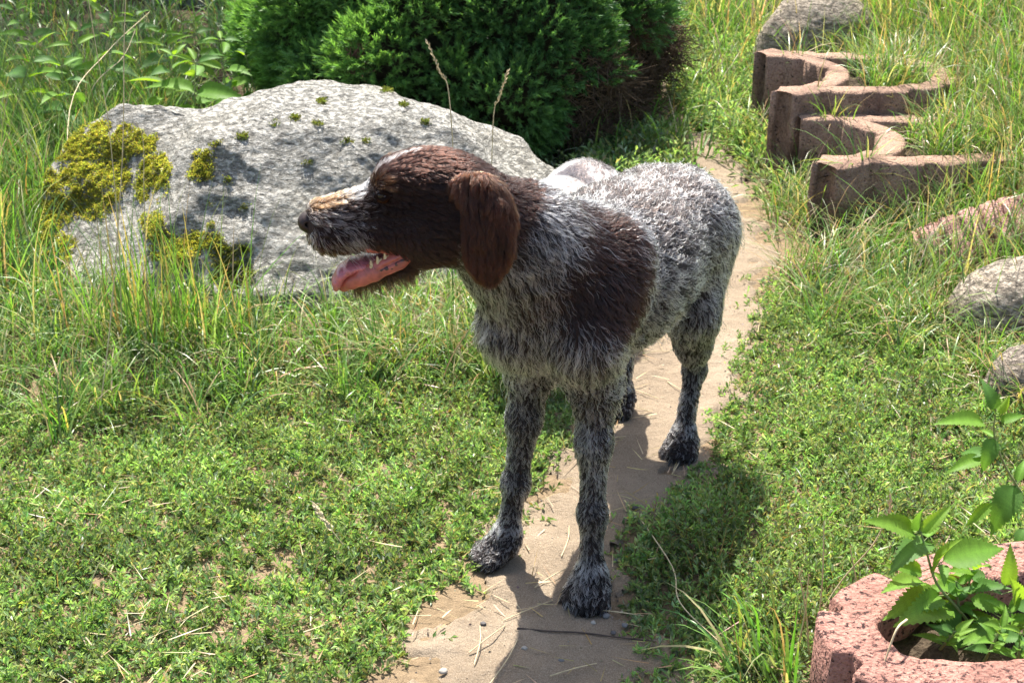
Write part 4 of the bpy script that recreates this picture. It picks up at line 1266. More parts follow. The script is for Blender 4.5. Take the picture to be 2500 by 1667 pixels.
# ------------------------------------------------------------------ spruce
def spruce():
    r = np.random.default_rng(41)
    root = thing('dwarf_spruce', 'dense dwarf spruce with bare brown twigs low on its right side, behind the boulder', 'shrub', (-0.15, 4.95, 0))
    org = np.array([-0.15, 4.95, 0.0])
    # lumps of the crown
    n = 190
    dirs = unit(r.normal(size=(n * 4, 3)))
    dirs = dirs[(dirs[:, 2] > -0.55) & (dirs[:, 1] < 0.45)][:n]
    n = len(dirs)
    c = np.array([0, 0, 0.30]) + dirs * np.array([0.61, 0.70, 0.36]) * (0.88 + 0.20 * r.random((n, 1)))
    lr = 0.09 + 0.09 * r.random(n)
    S, Dn, Cn, Ln = [], [], [], []
    for i in range(n):
        out = unit(c[i] - np.array([0, 0, 0.30]))
        m = int(640 * (lr[i] / 0.17) ** 2)
        d = unit(r.normal(size=(m, 3)))
        s = c[i] + d * lr[i] * (0.84 + 0.18 * r.random((m, 1)))
        depth = np.min([np.linalg.norm((s - c[j]), axis=1) / lr[j] for j in range(n) if j != i and np.linalg.norm(c[i] - c[j]) < lr[i] + lr[j]] or [np.full(m, 2.0)], axis=0)
        ok = (depth > 0.84) & ((s @ np.array([0, 1.0, 0])) < 0.35) & (s[:, 2] > 0.03) & ((d @ out) > -0.45)
        s, d = s[ok], d[ok]
        m = len(s)
        S.append(s - d * 0.045)
        Dn.append(unit(d * 0.9 + out * 0.35 + np.array([0, 0, 0.25]) + 0.30 * r.normal(size=(m, 3))))
        young = np.clip(sm(0.25, -0.55, c[i][0] + 0.2 * r.normal()) * 0.8 + 0.15 * r.normal(), 0, 1)
        base = np.array((0.080, 0.175, 0.058)) * (1 - young) + np.array((0.155, 0.30, 0.075)) * young
        Cn.append(base[None] * (0.75 + 0.5 * r.random((m, 1))))
        Ln.append(np.full(m, 0.050) + 0.02 * r.random(m))
    S, Dn, Cn, Ln = np.concatenate(S), np.concatenate(Dn), np.concatenate(Cn), np.concatenate(Ln)
    core = Blob()  # closed core blocks see-through; crown's inner shade is put into its dark colour
    for i in range(n):
        core.ell(c[i] * np.array([.88, .88, 1]), np.eye(3), np.full(3, lr[i] * 0.58), 0.05)
    core.ell((0, 0, .30), np.eye(3), (.52, .56, .30), .05)
    cv, cf = core.mesh(0.03, 0)
    add('dark_core', new_mesh('spruce_inner', cv, cf, True, shaded('core_shade', (0.030, 0.026, 0.014), 0.95, 0.1, 0.6, 70)), root, 'solid dark core standing for the shaded inside of the crown')
    dead = (S[:, 0] > 0.30) & (S[:, 2] < 0.30 + 0.30 * (S[:, 0] - 0.30) + 0.06 * r.normal(size=len(S)))
    print('SHOOTS', len(S))
    vis = np.ones(len(S), bool)
    live = vis & ~dead
    S1, D1, C1, L1 = S[live], Dn[live], Cn[live], Ln[live]
    m, k = len(S1), 34
    u = unit(np.cross(D1, np.array([0.37, 0.5, 0.78])))
    w = np.cross(D1, u)
    V = np.zeros((m, k, 3, 3))
    for j in range(k):
        t = (j + 0.5) / k
        a = j * 2.399 + 6.28 * r.random(m)
        o = u * np.cos(a)[:, None] + w * np.sin(a)[:, None]
        nd = unit(o * (1.0 - 0.55 * t) + D1 * (0.55 + 0.6 * t))
        p = S1 + D1 * (L1 * t)[:, None]
        ln = 0.017 + 0.006 * r.random(m)
        sd = unit(np.cross(nd, r.normal(size=(m, 3)))) * 0.0021
        V[:, j, 0], V[:, j, 1], V[:, j, 2] = p - sd, p + sd, p + nd * ln[:, None]
    f = np.arange(m * k * 3).reshape(-1, 3)
    cc = np.repeat(C1, k * 3, 0).reshape(m, k, 3, 3)
    cc = cc * (0.75 + 0.5 * r.random((m, k, 1, 1)))
    cc[:, -14:] *= 1.25
    add('foliage', new_mesh('spruce_foliage', V.reshape(-1, 3), f, False, NEEDLE, cc.reshape(-1, 3)), root, kind='stuff')
    bark = shaded('spruce_bark', (0.10, 0.062, 0.040), 0.9, 0.2, 0.4, 90)
    # branches: from the stem out to the lumps
    bv, bf = [], []
    def stick(pts, r0, r1):
        nb = sum(len(q) for q in bv)
        pts = np.array(pts)
        ring = []
        for i, p in enumerate(pts):
            d = unit(pts[min(i + 1, len(pts) - 1)] - pts[max(i - 1, 0)])
            a = unit(np.cross(d, np.array([0.31, 0.84, 0.45])))
            b2 = np.cross(d, a)
            rr = r0 + (r1 - r0) * i / (len(pts) - 1)
            ring.append([p + rr * (a * math.cos(q) + b2 * math.sin(q)) for q in (0, 2.094, 4.189)])
        bv.append(np.array(ring).reshape(-1, 3))
        for i in range(len(pts) - 1):
            for q in range(3):
                bf.append((nb + 3 * i + q, nb + 3 * i + (q + 1) % 3, nb + 3 * i + 3 + (q + 1) % 3, nb + 3 * i + 3 + q))
    for i in range(n):
        z0 = max(0.03, c[i][2] - 0.25)
        stick([(0, 0, z0), c[i] * np.array([.4, .4, 1]) - np.array([0, 0, .08]), c[i] * np.array([.78, .78, 1])], .012, .004)
    add('branches', new_mesh('spruce_branches', np.concatenate(bv), np.array(bf), True, bark), root, kind='stuff')
    bv, bf = [], []
    stick([(0, 0, -0.05), (0.01, 0, 0.2), (0, 0.01, 0.4), (0, 0, 0.6)], .05, .012)
    add('trunk', new_mesh('spruce_trunk', np.concatenate(bv), np.array(bf), True, bark), root)
    # bare brown twigs
    bv, bf = [], []
    Sd, Dd = S[vis & dead], Dn[vis & dead]
    for i in range(min(len(Sd), 2600)):
        p, d = Sd[i], unit(0.7 * Dd[i] + np.array([0.1, -0.1, -0.15]) + 0.75 * r.normal(size=3))
        L = 0.06 + 0.10 * r.random()
        q = p - d * 0.06
        e = unit(d + 0.5 * r.normal(size=3))
        stick([q, q + d * L * .6, q + d * L * .6 + e * L * .6], .0022, .0008)
        if r.random() < .8:
            e = unit(d + 0.8 * r.normal(size=3))
            stick([q + d * L * .5, q + d * L * .5 + e * L * .5], .0014, .0007)
    twig = shaded('dead_twig', (0.115, 0.080, 0.052), 0.9, 0.15, 0.45, 60)
    add('bare_twigs', new_mesh('spruce_twigs', np.concatenate(bv), np.array(bf), True, twig), root, 'leafless brown twigs', kind='stuff')
    # one dead reddish spray in the middle of the crown
    bv, bf = [], []
    q0 = P(865, 175, 4.25) - org
    for i in range(16):
        d = unit(np.array([0.5, -0.35, 0.75]) + 0.45 * r.normal(size=3))
        s = q0 + 0.05 * r.random() * d
        stick([s - d * .03, s + d * .05, s + d * .08 + 0.02 * r.normal(size=3)], .0028, .001)
        for _ in range(5):
            e = unit(d + 0.9 * r.normal(size=3))
            t = s + d * .07 * r.random()
            stick([t, t + e * .03], .0016, .0008)
    red = shaded('dead_spray', (0.24, 0.12, 0.09), 0.9, 0.15, 0.3, 60)
    add('dead_spray', new_mesh('spruce_dead_spray', np.concatenate(bv), np.array(bf), True, red), root, 'dead reddish brown spray')
spruce()
# ------------------------------------------------------------------ smaller boulders and a fallen ring piece
def small_rock(px, py, size, rot, seed, mat, label, name='boulder', sink=0.25, z=None):
    c = G(px, py)
    zz = ground_z(c[0], c[1]) if z is None else z
    c = np.array([c[0], c[1], zz + size[2] * (1 - 2 * sink) * 0.5])
    sx, sy, sz = size
    return rock(name, [(c, (sx, sy, sz), rot), (c + np.array([.3 * sx, .1 * sy, -.2 * sz]), (.8 * sx, .8 * sy, .7 * sz), rot + .5), (c + np.array([-.35 * sx, .0, -.25 * sz]), (.6 * sx, .8 * sy, .7 * sz), rot)], 0.008, 0.018, seed, mat, label, 0.05)
small_rock(2490, 795, (.165, .12, .125), 0.1, 2.0, ROCK_TAN, 'pale round boulder half hidden by grass below the fallen ring piece')
small_rock(2500, 965, (.085, .075, .085), 0.4, 3.0, rock_material('brown_stone', (0.36, 0.30, 0.24), (0.20, 0.16, 0.13), (0.05, 0.045, 0.04), (0.30, 0.24, 0.19), 1.4), 'rough brown stone on the right edge above the tall nettle')
small_rock(1990, 200, (.23, .18, .25), 0.0, 4.0, ROCK_TAN, 'smooth pale boulder behind the farthest planter ring')
small_rock(520, 40, (.30, .2, .26), 0.2, 5.0, ROCK_GREY, 'grey boulder behind the leafy weeds left of the spruce')

def fallen_piece():
    """curved ribbed wall piece lying half buried, its ribbed face to the sun"""
    ctr = np.array([1.31, 3.36, 0.10])
    n, m = 120, 7
    a = np.linspace(-0.62, 0.62, n)
    R = 0.36
    v = []
    for j in range(m):
        for side in (0, 1):
            pass
    ph = (np.linspace(0, 9, n)) % 1
    gr = np.where((ph > .1) & (ph < .3), .015, 0)
    rows = []
    for (dr, z) in ((0, 0), (0, .05), (0, .12), (-.004, .155), (-.03, .16), (-.065, .155), (-.07, .12), (-.07, 0)):
        rr = R + dr - (gr if dr > -.01 else 0)
        rows.append(np.stack([np.sin(a) * rr * 1.15, -np.cos(a) * rr + R, np.full(n, z)], -1))
    v = np.concatenate(rows)
    k = len(rows)
    i = np.arange(n - 1)
    f = np.concatenate([np.stack([r * n + i, r * n + i + 1, ((r + 1) % k) * n + i + 1, ((r + 1) % k) * n + i], -1) for r in range(k)])
    e0 = np.array([[r * n for r in range(k)]])
    e1 = np.array([[r * n + n - 1 for r in reversed(range(k))]])
    v = v + 0.003 * np.stack([fbm(v * 25 + 1, 3), fbm(v * 25 + 60, 3), fbm(v * 25 + 90, 3)], -1)
    tilt = math.radians(52)
    c, s = math.cos(tilt), math.sin(tilt)
    v = v @ np.array([[1, 0, 0], [0, c, -s], [0, s, c]])          # top leans back from the viewer
    rz = math.radians(14)
    c, s = math.cos(rz), math.sin(rz)
    v = v @ np.array([[c, s, 0], [-s, c, 0], [0, 0, 1]])
    ry = math.radians(-9)
    c, s = math.cos(ry), math.sin(ry)
    v = v @ np.array([[c, 0, -s], [0, 1, 0], [s, 0, c]])
    add('ring_fragment', new_mesh('ring_fragment', v, [f, e0, e1], True, PALEPINK), None, 'ribbed pink concrete ring piece lying tilted in the grass above the pale boulder', 'planter', loc=tuple(ctr))
fallen_piece()

# ------------------------------------------------------------------ leafy plants
def nettle_leaf_mesh(name, col, droop, fold, wide, seed):
    r = np.random.default_rng(seed)
    teeth, V, C = 13, [], []
    n = teeth * 2 + 1
    t = np.linspace(0, 1, n)
    prof = wide * (np.sin(math.pi * t ** 0.62) ** 0.85) * (1 - 0.25 * t)
    saw = np.where(np.arange(n) % 2 == 1, 1.0, 0.80)
    mid = np.stack([t, 0 * t, -droop * t ** 2 + 0.05 * np.sin(t * 3.0)], -1)
    half = lambda s, k: np.stack([t - 0.035 * (np.arange(n) % 2 == 0) * (k == 1) * (t < .97), s * prof * k * np.where(k == 1, saw, 1), mid[:, 2] + fold * prof * k + 0.012 * np.sin(np.arange(n) * math.pi + 0) * k], -1)
    rows = [half(-1, 1.0), half(-1, .5), mid, half(1, .5), half(1, 1.0)]
    V = np.concatenate(rows)
    i = np.arange(n - 1)
    F = np.concatenate([np.stack([a * n + i, a * n + i + 1, (a + 1) * n + i + 1, (a + 1) * n + i], -1) for a in range(4)])
    C = np.repeat(np.array(col)[None], len(V), 0) * (0.9 + 0.2 * r.random((len(V), 1)))
    C[2 * n:3 * n] *= 1.35
    return new_mesh(name, V, F, True, NETTLE, C)

NETTLE = leaf_mat('nettle_leaf', 0.50, 0.55, 0.22, (1.45, 1.3, 0.45))
LM = [nettle_leaf_mesh('nettle_leaf', c, d, f, w, i) for i, (c, d, f, w) in enumerate([((0.125, 0.26, 0.036), .16, .28, .27), ((0.14, 0.27, 0.036), .10, .35, .25), ((0.085, 0.19, 0.04), .26, .22, .30), ((0.17, 0.30, 0.045), .05, .42, .23)])]
STEMM = shaded('nettle_stem', (0.20, 0.24, 0.09), 0.6, 0.3, 0.25, 60)
STRAWM = shaded('straw', (0.52, 0.42, 0.25), 0.6, 0.35, 0.25, 80)

def tube(pts, r0, r1, sides=5, sub=4):
    pts = np.asarray(pts, float)
    if len(pts) > 2 and sub > 1:
        out = []
        q = np.vstack([2 * pts[0] - pts[1], pts, 2 * pts[-1] - pts[-2]])
        for i in range(1, len(q) - 2):
            for s in range(sub):
                t = s / sub
                out.append(0.5 * ((2 * q[i]) + (-q[i - 1] + q[i + 1]) * t + (2 * q[i - 1] - 5 * q[i] + 4 * q[i + 1] - q[i + 2]) * t * t + (-q[i - 1] + 3 * q[i] - 3 * q[i + 1] + q[i + 2]) * t ** 3))
        out.append(pts[-1])
        pts = np.array(out)
    n = len(pts)
    d = unit(np.gradient(pts, axis=0))
    a = unit(np.cross(d, np.array([0.23, 0.91, 0.34])))
    b = np.cross(d, a)
    rr = np.linspace(r0, r1, n)[:, None]
    V = np.stack([pts + rr * (a * math.cos(2 * math.pi * k / sides) + b * math.sin(2 * math.pi * k / sides)) for k in range(sides)], 1).reshape(-1, 3)
    F = []
    for i in range(n - 1):
        for k in range(sides):
            F.append((i * sides + k, i * sides + (k + 1) % sides, (i + 1) * sides + (k + 1) % sides, (i + 1) * sides + k))
    return V, np.array(F), pts

def put_leaf(root, org, base, tip, mesh, up=(0, -0.35, 1.0), wscale=1.0):
    from mathutils import Matrix
    ax = tip - base
    L = np.linalg.norm(ax)
    x = unit(ax)
    y = unit(np.cross(np.array(up, float), x))
    z = np.cross(x, y)
    o = add('leaf', mesh, root)
    y, z = y * wscale, z
    M = Matrix([[x[0] * L, y[0] * L, z[0] * L, base[0] - org[0]], [x[1] * L, y[1] * L, z[1] * L, base[1] - org[1]], [x[2] * L, y[2] * L, z[2] * L, base[2] - org[2]], [0, 0, 0, 1]])
    o.matrix_local = M
    return o

def nettle(label, stem, leaves, r, group='nettles', name='nettle', auto=None):
    org = np.array(stem[0], float)
    root = thing(name, label, 'plant', org, group)
    V, F, pts = tube(np.array(stem) - org, .0028, .0014)
    add('stem', new_mesh('nettle_stem', V, F, True, STEMM), root)
    for i, (b, t, k) in enumerate(leaves):
        b, t = np.array(b), np.array(t)
        put_leaf(root, org, b, t, LM[k], up=(0.25 * r.normal(), -0.45 + 0.2 * r.normal(), 1.0), wscale=(0.72 if name == 'leafy_weed' else 0.85) + 0.25 * r.random())
        j = pts[np.argmin(np.linalg.norm(pts + org - b, axis=1))] + org
        if np.linalg.norm(j - b) > .004:
            V, F, _ = tube([j - org, b - org], .0011, .0008, 4, 1)
            add('leaf_stalk', new_mesh('leaf_stalk', V, F, True, STEMM), root)
    return root

def near_nettles():
    r = np.random.default_rng(51)
    def q(x, y, d):
        return P(1950 + x * .2978, 1200 + y * .2978, d)
    Y = 1.70
    stem = [q(1480, 1330, Y + .01), q(1420, 1120, Y), q(1290, 940, Y - .005), q(1130, 750, Y - .01), q(1050, 500, Y - .01), q(1000, 330, Y - .01)]
    lv = [((940, 345), (545, 215), -.03, 1), ((1010, 330), (1265, 100), .02, 3), ((985, 310), (1000, 60), -.01, 2), ((960, 330), (880, 210), .04, 3), ((1050, 410), (765, 575), -.06, 2), ((1060, 370), (1130, 250), .05, 0),
          ((1200, 560), (1720, 425), .03, 0), ((1000, 655), (705, 590), -.02, 1), ((1110, 655), (1325, 375), -.03, 3), ((1000, 735), (690, 795), -.05, 1), ((1140, 850), (715, 1015), -.07, 1), ((1190, 930), (825, 1065), -.10, 1),
          ((1180, 600), (1200, 750), -.04, 0), ((1240, 830), (1425, 780), .03, 2), ((1330, 1000), (930, 1100), .02, 2), ((1420, 1130), (1500, 1060), -.03, 1), ((1330, 1140), (1080, 1385), -.06, 2), ((1410, 1330), (1055, 1490), -.07, 0)]
    nettle('nettle with bright toothed leaves leaning left out of the near pink planter ring', stem, [(q(*a, Y - .005), q(*b, Y - .005 + d), k) for a, b, d, k in lv], r)
    stem = [q(1760, 1420, Y + .03), q(1700, 1250, Y), q(1640, 1080, Y - .01), q(1760, 900, Y), q(1800, 700, Y)]
    lv = [((1560, 1230), (1560, 1525), -.06, 0), ((1640, 1110), (1340, 1240), -.06, 1), ((1700, 1100), (2000, 1060), -.05, 1), ((1420, 880), (1790, 1010), -.02, 1), ((1800, 900), (1740, 700), -.02, 3), ((1780, 950), (2020, 900), .03, 2), ((1660, 840), (1540, 800), .02, 2), ((1690, 1270), (1850, 1290), -.04, 2), ((1700, 760), (1740, 420), .02, 3), ((1760, 1330), (1900, 1400), -.03, 2)]
    nettle('broad leaved nettle at the right edge inside the near pink planter ring', stem, [(q(*a, Y - .005), q(*b, Y - .005 + d), k) for a, b, d, k in lv], r)
    Y = 1.74
    stem = [q(1330, 1300, Y + .02), q(1290, 1150, Y), q(1330, 950, Y), q(1390, 780, Y), q(1420, 640, Y)]
    lv = []
    for k, (sx_, sy_) in enumerate(((1420, 640), (1405, 720), (1380, 800), (1340, 920), (1310, 1040), (1300, 1120))):
        ll = (150, 230, 290, 320, 330, 300)[k]
        for sgn in (-1, 1):
            ang = (.9 - .15 * k) * (1 if k % 2 else .55) + .2 * r.normal()
            lv.append(((sx_ + sgn * 22, sy_), (sx_ + sgn * (22 + ll * math.cos(ang * .6)), sy_ - ll * .55 * math.sin(ang) + 40 * (k % 2)), (-.04 if (k + sgn) % 2 else .04), int(r.integers(0, 4))))
    nettle('nettle in the middle of the near pink planter ring, between the other two', stem, [(q(*a, Y - .005), q(*b, Y - .005 + d), k) for a, b, d, k in lv], r)
    def w(x, y, d):
        return P(1800 + x * .489, 900 + y * .489, d)
    Y = 2.06
    foot = G(2545, 1350)
    stem = [foot, w(1480, 720, Y + .01), w(1400, 590, Y), w(1330, 470, Y), w(1283, 330, Y), w(1290, 200, Y)]
    lv = [((1225, 272), (985, 262), -.03, 1), ((1320, 262), (1440, 225), .0, 0), ((1285, 200), (1238, 50), .02, 2), ((1300, 215), (1365, 130), -.02, 3), ((1285, 225), (1330, 180), .03, 3), ((1280, 340), (1215, 300), .03, 1), ((1275, 350), (1225, 525), -.03, 2), ((1215, 450), (1040, 515), -.02, 1), ((1225, 430), (1100, 400), .04, 2), ((1385, 590), (1262, 825), -.04, 2), ((1270, 680), (1135, 785), .0, 1), ((1400, 560), (1440, 440), .03, 0), ((1440, 640), (1500, 560), .0, 0), ((1430, 800), (1380, 920), -.03, 2)]
    nettle('tall nettle standing alone at the right edge above the pink planter ring', stem, [(w(*a, Y - .005), w(*b, Y - .005 + d), k) for a, b, d, k in lv], r)
    # leafy weeds behind the boulder
    i = 0
    where = ['lowest one at the left edge', 'beside the mossy end of the boulder', 'between two dry stalks', 'tallest and farthest from the boulder', 'in the middle of the weeds', 'over the dip in the boulder\'s top', 'broadest, just above the boulder\'s dip', 'close against the spruce', 'in the upper left corner', 'small, near the grey boulder', 'in shade at the far left', 'half under the spruce', 'left of the slanting dry stalks']
    for (tx, ty, y, leaf, hgt) in ((85, 125, 4.30, .085, .30), (150, 175, 4.20, .085, .26), (270, 105, 4.5, .07, .3), (335, 55, 4.9, .075, .36), (395, 95, 4.7, .08, .34), (425, 150, 4.35, .085, .26), (478, 165, 4.25, .10, .22), (540, 110, 4.45, .085, .30), (235, 20, 5.2, .08, .4), (470, 70, 5.0, .07, .32), (40, 40, 4.9, .08, .4), (600, 150, 4.5, .08, .3), (190, 90, 4.6, .085, .3)):
        top = P(tx, ty - 12, y)
        gz = ground_z(top[0], top[1])
        base = np.array([top[0] + .05 * r.normal(), top[1] + .03, gz])
        stem = [base, (base * .6 + top * .4) + np.array([.02 * r.normal(), 0, 0]), top]
        lv = []
        H_ = top[2] - gz
        nodes = 4 + i % 2
        a0 = r.random() * 6.28
        for k in range(nodes):
            t = 1 - k * 0.13
            if t * H_ < .05:
                break
            c = np.array(stem[1]) * (1 - max(0, (t - .4) / .6)) + top * max(0, (t - .4) / .6) if t > .4 else base + (np.array(stem[1]) - base) * t / .4
            ll = leaf * 1.2 * (0.8 + 0.4 * r.random()) * (0.62 + 0.30 * min(k, 2))
            for s in range(2 if k else 3):
                a = a0 + k * 1.57 + s * (math.pi if k else 2.1) + .3 * r.normal()
                dd = np.array([math.cos(a), math.sin(a), .35 - .16 * k + .15 * r.normal()])
                b = c + dd * .012
                lv.append((b, b + unit(dd) * ll, int(r.integers(0, 4))))
        nettle('leafy green weed behind the boulder, ' + where[i], stem, lv, r, 'leafy weeds behind the boulder', 'leafy_weed')
        i += 1
near_nettles()

def ring_weeds():
    r = np.random.default_rng(55)
    root, poly, z = PL[2]
    for (px, py, lab) in ((2290, 1590, 'small low weed in the near ring, under the leaning nettle'), (2400, 1620, 'low leafy weed in the middle of the near ring'), (2465, 1560, 'low weed behind the broad nettle in the near ring'), (2345, 1530, 'seedling weed at the back wall of the near ring'), (2480, 1640, 'low weed at the bottom right corner in the near ring')):
        base = G(px, py, z)
        top = base + np.array([.01 * r.normal(), .01 * r.normal(), .05 + .03 * r.random()])
        lv = []
        for k in range(10):
            a = k * 2.4 + r.random()
            t = .3 + .7 * k / 9
            c = base + (top - base) * t
            d = np.array([math.cos(a), math.sin(a), .25 + .3 * t])
            lv.append((c + d * .004, c + unit(d) * (.03 + .02 * r.random()), int(r.integers(0, 4))))
        nettle(lab, [base, (base + top) / 2, top], lv, r, 'low weeds in the near planter ring', 'leafy_weed')
ring_weeds()

# ------------------------------------------------------------------ dry stalks, straws, twig, pebbles
def stalk(label, pts, rad=.0013, head=0, r=None, group='dry grass stalks', spike=.010):
    org = np.array(pts[0])
    root = thing('grass_stalk', label, 'grass stalk', org, group)
    V, F, c = tube(np.array(pts) - org, rad, rad * .55, 5, 6)
    add('stem', new_mesh('stalk_stem', V, F, True, STRAWM), root)
    if head:
        r = r or np.random.default_rng(1)
        L = np.concatenate([[0], np.cumsum(np.linalg.norm(np.diff(c, axis=0), axis=1))])
        vs, fs = [], []
        m = 22
        for k in range(m):
            s = L[-1] - head * (1 - k / m)
            p = np.array([np.interp(s, L, c[:, i]) for i in range(3)])
            d = unit(c[-1] - c[-2])
            o = unit(np.cross(d, r.normal(size=3)))
            ax = unit(d + o * .35)
            sd = unit(np.cross(ax, o)) * spike * .22
            b = p + o * .001
            nv = 4 * len(vs)
            n0 = sum(len(x) for x in vs)
            vs.append(np.array([b, b + ax * spike * .5 + sd, b + ax * spike, b + ax * spike * .5 - sd, b + ax * spike * .5 + o * spike * .2]))
            fs += [(n0, n0 + 1, n0 + 4), (n0 + 1, n0 + 2, n0 + 4), (n0 + 2, n0 + 3, n0 + 4), (n0 + 3, n0, n0 + 4), (n0, n0 + 3, n0 + 1), (n0 + 1, n0 + 3, n0 + 2)]
        add('seed_head', new_mesh('seed_head', np.concatenate(vs), np.array(fs), False, STRAWM), root)

def small_things():
    r = np.random.default_rng(61)
    B = lambda x, y, d: P(x, y, d)
    stalk('dry stalk with a seed head rising before the spruce, left of the pair', [G(1125, 775), B(1100, 270, 3.15), B(1075, 180, 3.14), B(1042, 100, 3.14)], .0016, .10, r)
    stalk('dry stalk with a seed head rising before the spruce, right of the pair', [G(1195, 775), B(1203, 320, 3.15), B(1220, 240, 3.14), B(1240, 172, 3.14)], .0014, .09, r)
    stalk('tall straight tan stalk crossing the mossy end of the boulder', [G(238, 1040), B(268, 800, 2.68), B(298, 400, 2.72), B(303, 100, 2.74), B(310, -60, 2.76)], .0015)
    stalk('thin bent tan stalk over the boulder\'s moss, with a dry leaf', [G(300, 880), B(290, 600, 2.86), B(268, 330, 2.88), B(240, 150, 2.88), B(212, -20, 2.88)], .0012)
    stalk('short stalk with a pale hooked tip before the boulder\'s moss', [G(365, 860), B(352, 500, 2.90), B(350, 350, 2.90), B(333, 300, 2.88)], .0012)
    stalk('bent dry stalk slanting over the weeds down to the boulder\'s left end', [B(140, 400, 3.45) * [1, 1, 0], B(170, 270, 4.0), B(260, 130, 4.3), B(365, 30, 4.6)], .0018)
    stalk('second bent dry stalk slanting beside the first behind the boulder', [B(185, 290, 4.2) * [1, 1, 0], B(220, 230, 4.3), B(300, 140, 4.5), B(330, 75, 4.6)], .0018)
    stalk('pale seed head lying over in the weeds left of the front paws', [G(850, 1345), B(822, 1310, 2.12), B(800, 1280, 2.12), B(768, 1238, 2.14)], .0012, .055, r, spike=.014)
    stalk('long pale stalk with a seed head leaning over the near pink planter ring', [G(2000, 1500), B(2060, 1410, 1.95), B(2130, 1330, 1.95), B(2165, 1262, 1.96), B(2176, 1215, 1.96)], .0016, .06, r, spike=.012)
    stalk('pale bare straw hanging over the front of the near pink planter ring', [B(2214, 1512, 1.60), B(2190, 1535, 1.575), B(2165, 1600, 1.56), B(2140, 1680, 1.55)], .0020)
    for i, (a, b) in enumerate((((1990, 1530), (2012, 1270)), ((1940, 1560), (1975, 1400)), ((2095, 1460), (2075, 1335)), ((1975, 1560), (1950, 1395)))):
        g = G(a[0], a[1] + 50)
        lab = ['thin upright tan stalk left of the near pink planter ring', 'short broken stalk standing left of the near pink planter ring', 'brown stub of a stalk at the near ring\'s notched edge', 'leaning broken stalk beside the near pink planter ring'][i]
        stalk(lab, [g, (g + B(*b, g[1])) / 2 + np.array([.004, 0, 0]), B(*b, g[1])], .0016)
    stalk('long dry stalk lying across the shaded weeds right of the dog', [G(1545, 1240), G(1640, 1380, .04), G(1660, 1470, .05), G(1760, 1570, .02)], .0014)
    stalk('nodding seed head under the dog\'s chest beside its far foreleg', [G(1105, 960), B(1110, 880, 2.80), B(1122, 850, 2.80), B(1130, 905, 2.79)], .0012, .05, r, spike=.012)
    # straws on the sand
    spots = [(1500, 1080, .07, .3, 'straw on the sand between the two hind paws'), (1560, 965, .10, -.7, 'straw lying under the belly, beside the far hind paw'), (1600, 870, .08, .2, 'straw on the sand under the flank, farthest up the path'), (1535, 1000, .09, -.5, 'straw crossing another just left of the near hind paw'),
             (1650, 1150, .06, 1.2, 'short straw just in front of the near hind paw'), (1380, 1330, .10, 1.4, 'straw standing on edge between the forelegs'), (1345, 1420, .08, .8, 'straw close to the near front paw\'s inner side'), (1290, 1500, .10, .6, 'straw below the far front paw'),
             (1190, 1570, .09, .9, 'straw at the left edge of the sand near the bottom'), (1500, 1505, .10, -.2, 'straw right of the near front paw'), (1230, 1625, .12, 1.2, 'longest straw on the sand, at the bottom edge'), (1660, 960, .09, -1.0, 'straw beside the near hind leg\'s hock'), (1400, 1645, .08, .4, 'straw below the dark twig at the bottom edge'), (1165, 1585, .10, 1.5, 'straw lying half in the weeds at the bottom')]
    for x, y, L, a, lab in spots:
        g = G(x, y)
        g[2] = ground_z(g[0], g[1]) + .009
        d = np.array([math.cos(a), math.sin(a), 0]) * L / 2
        V, F, _ = tube([-d, np.array([.1 * d[1], -.1 * d[0], .004 + .003 * r.random()]), d], .0011, .0008, 5, 4)
        add('straw', new_mesh('straw', V, F, True, STRAWM), None, 'pale ' + lab, 'straw', 'straws strewn on the sandy path', loc=tuple(g))
    g0 = [G(1262, 1545), G(1340, 1552), G(1420, 1556), G(1500, 1566), G(1602, 1578)]
    g0 = np.array(g0) + np.array([0, 0, .010])
    V, F, _ = tube(g0 - g0[0], .0016, .0012)
    add('twig', new_mesh('twig', V, F, True, shaded('dark_twig', (0.06, 0.04, 0.03), 0.8)), None, 'long thin dark twig lying across the sand before the front paws', 'twig', loc=tuple(g0[0]))
    pm = [shaded('pebble_grey', (0.16, 0.155, 0.15), 0.8, 0.3, 0.3, 120), shaded('pebble_pale', (0.34, 0.31, 0.26), 0.8, 0.3, 0.2, 120), shaded('pebble_dark', (0.10, 0.09, 0.085), 0.8, 0.3, 0.3, 120)]
    for i, (x, y, s, k, lab) in enumerate(((1480, 1512, .0065, 0, 'grey pebble just in front of the near front paw'), (1525, 1535, .005, 0, 'flat grey pebble right of the near front paw'), (1448, 1528, .0045, 1, 'pale pebble below the near front paw'), (1497, 1553, .0050, 2, 'dark pebble touching the thin twig'),
                                           (1082, 1648, .007, 1, 'largest pale pebble at the bottom edge of the sand'), (1280, 1590, .0045, 1, 'pale pebble in the sunlit gap between the leg shadows'), (1370, 1620, .0040, 0, 'grey pebble near the bottom edge under the twig'), (1505, 1375, .0050, 0, 'grey pebble right of the near foreleg'), (1180, 1530, .0045, 2, 'dark pebble left of the far foreleg\'s shadow'), (1550, 1248, .0055, 2, 'dark pebble in the body shadow behind the forelegs'))):
        g = G(x, y)
        b = Blob()
        b.ell((0, 0, 0), np.eye(3), (s * (1 + .5 * r.random()), s, s * .65), .002)
        v, f = b.mesh(s * .40, 1)
        v = v + .25 * s * np.stack([perlin(v / s + i), perlin(v / s + i + 9), perlin(v / s + i + 30)], -1)
        g[2] = ground_z(g[0], g[1]) + .006 + s * .3
        add('pebble', new_mesh('pebble', v, f, True, pm[k]), None, 'small ' + lab if 'largest' not in lab else lab, 'pebble', 'pebbles on the sandy path', loc=tuple(g))
small_things()

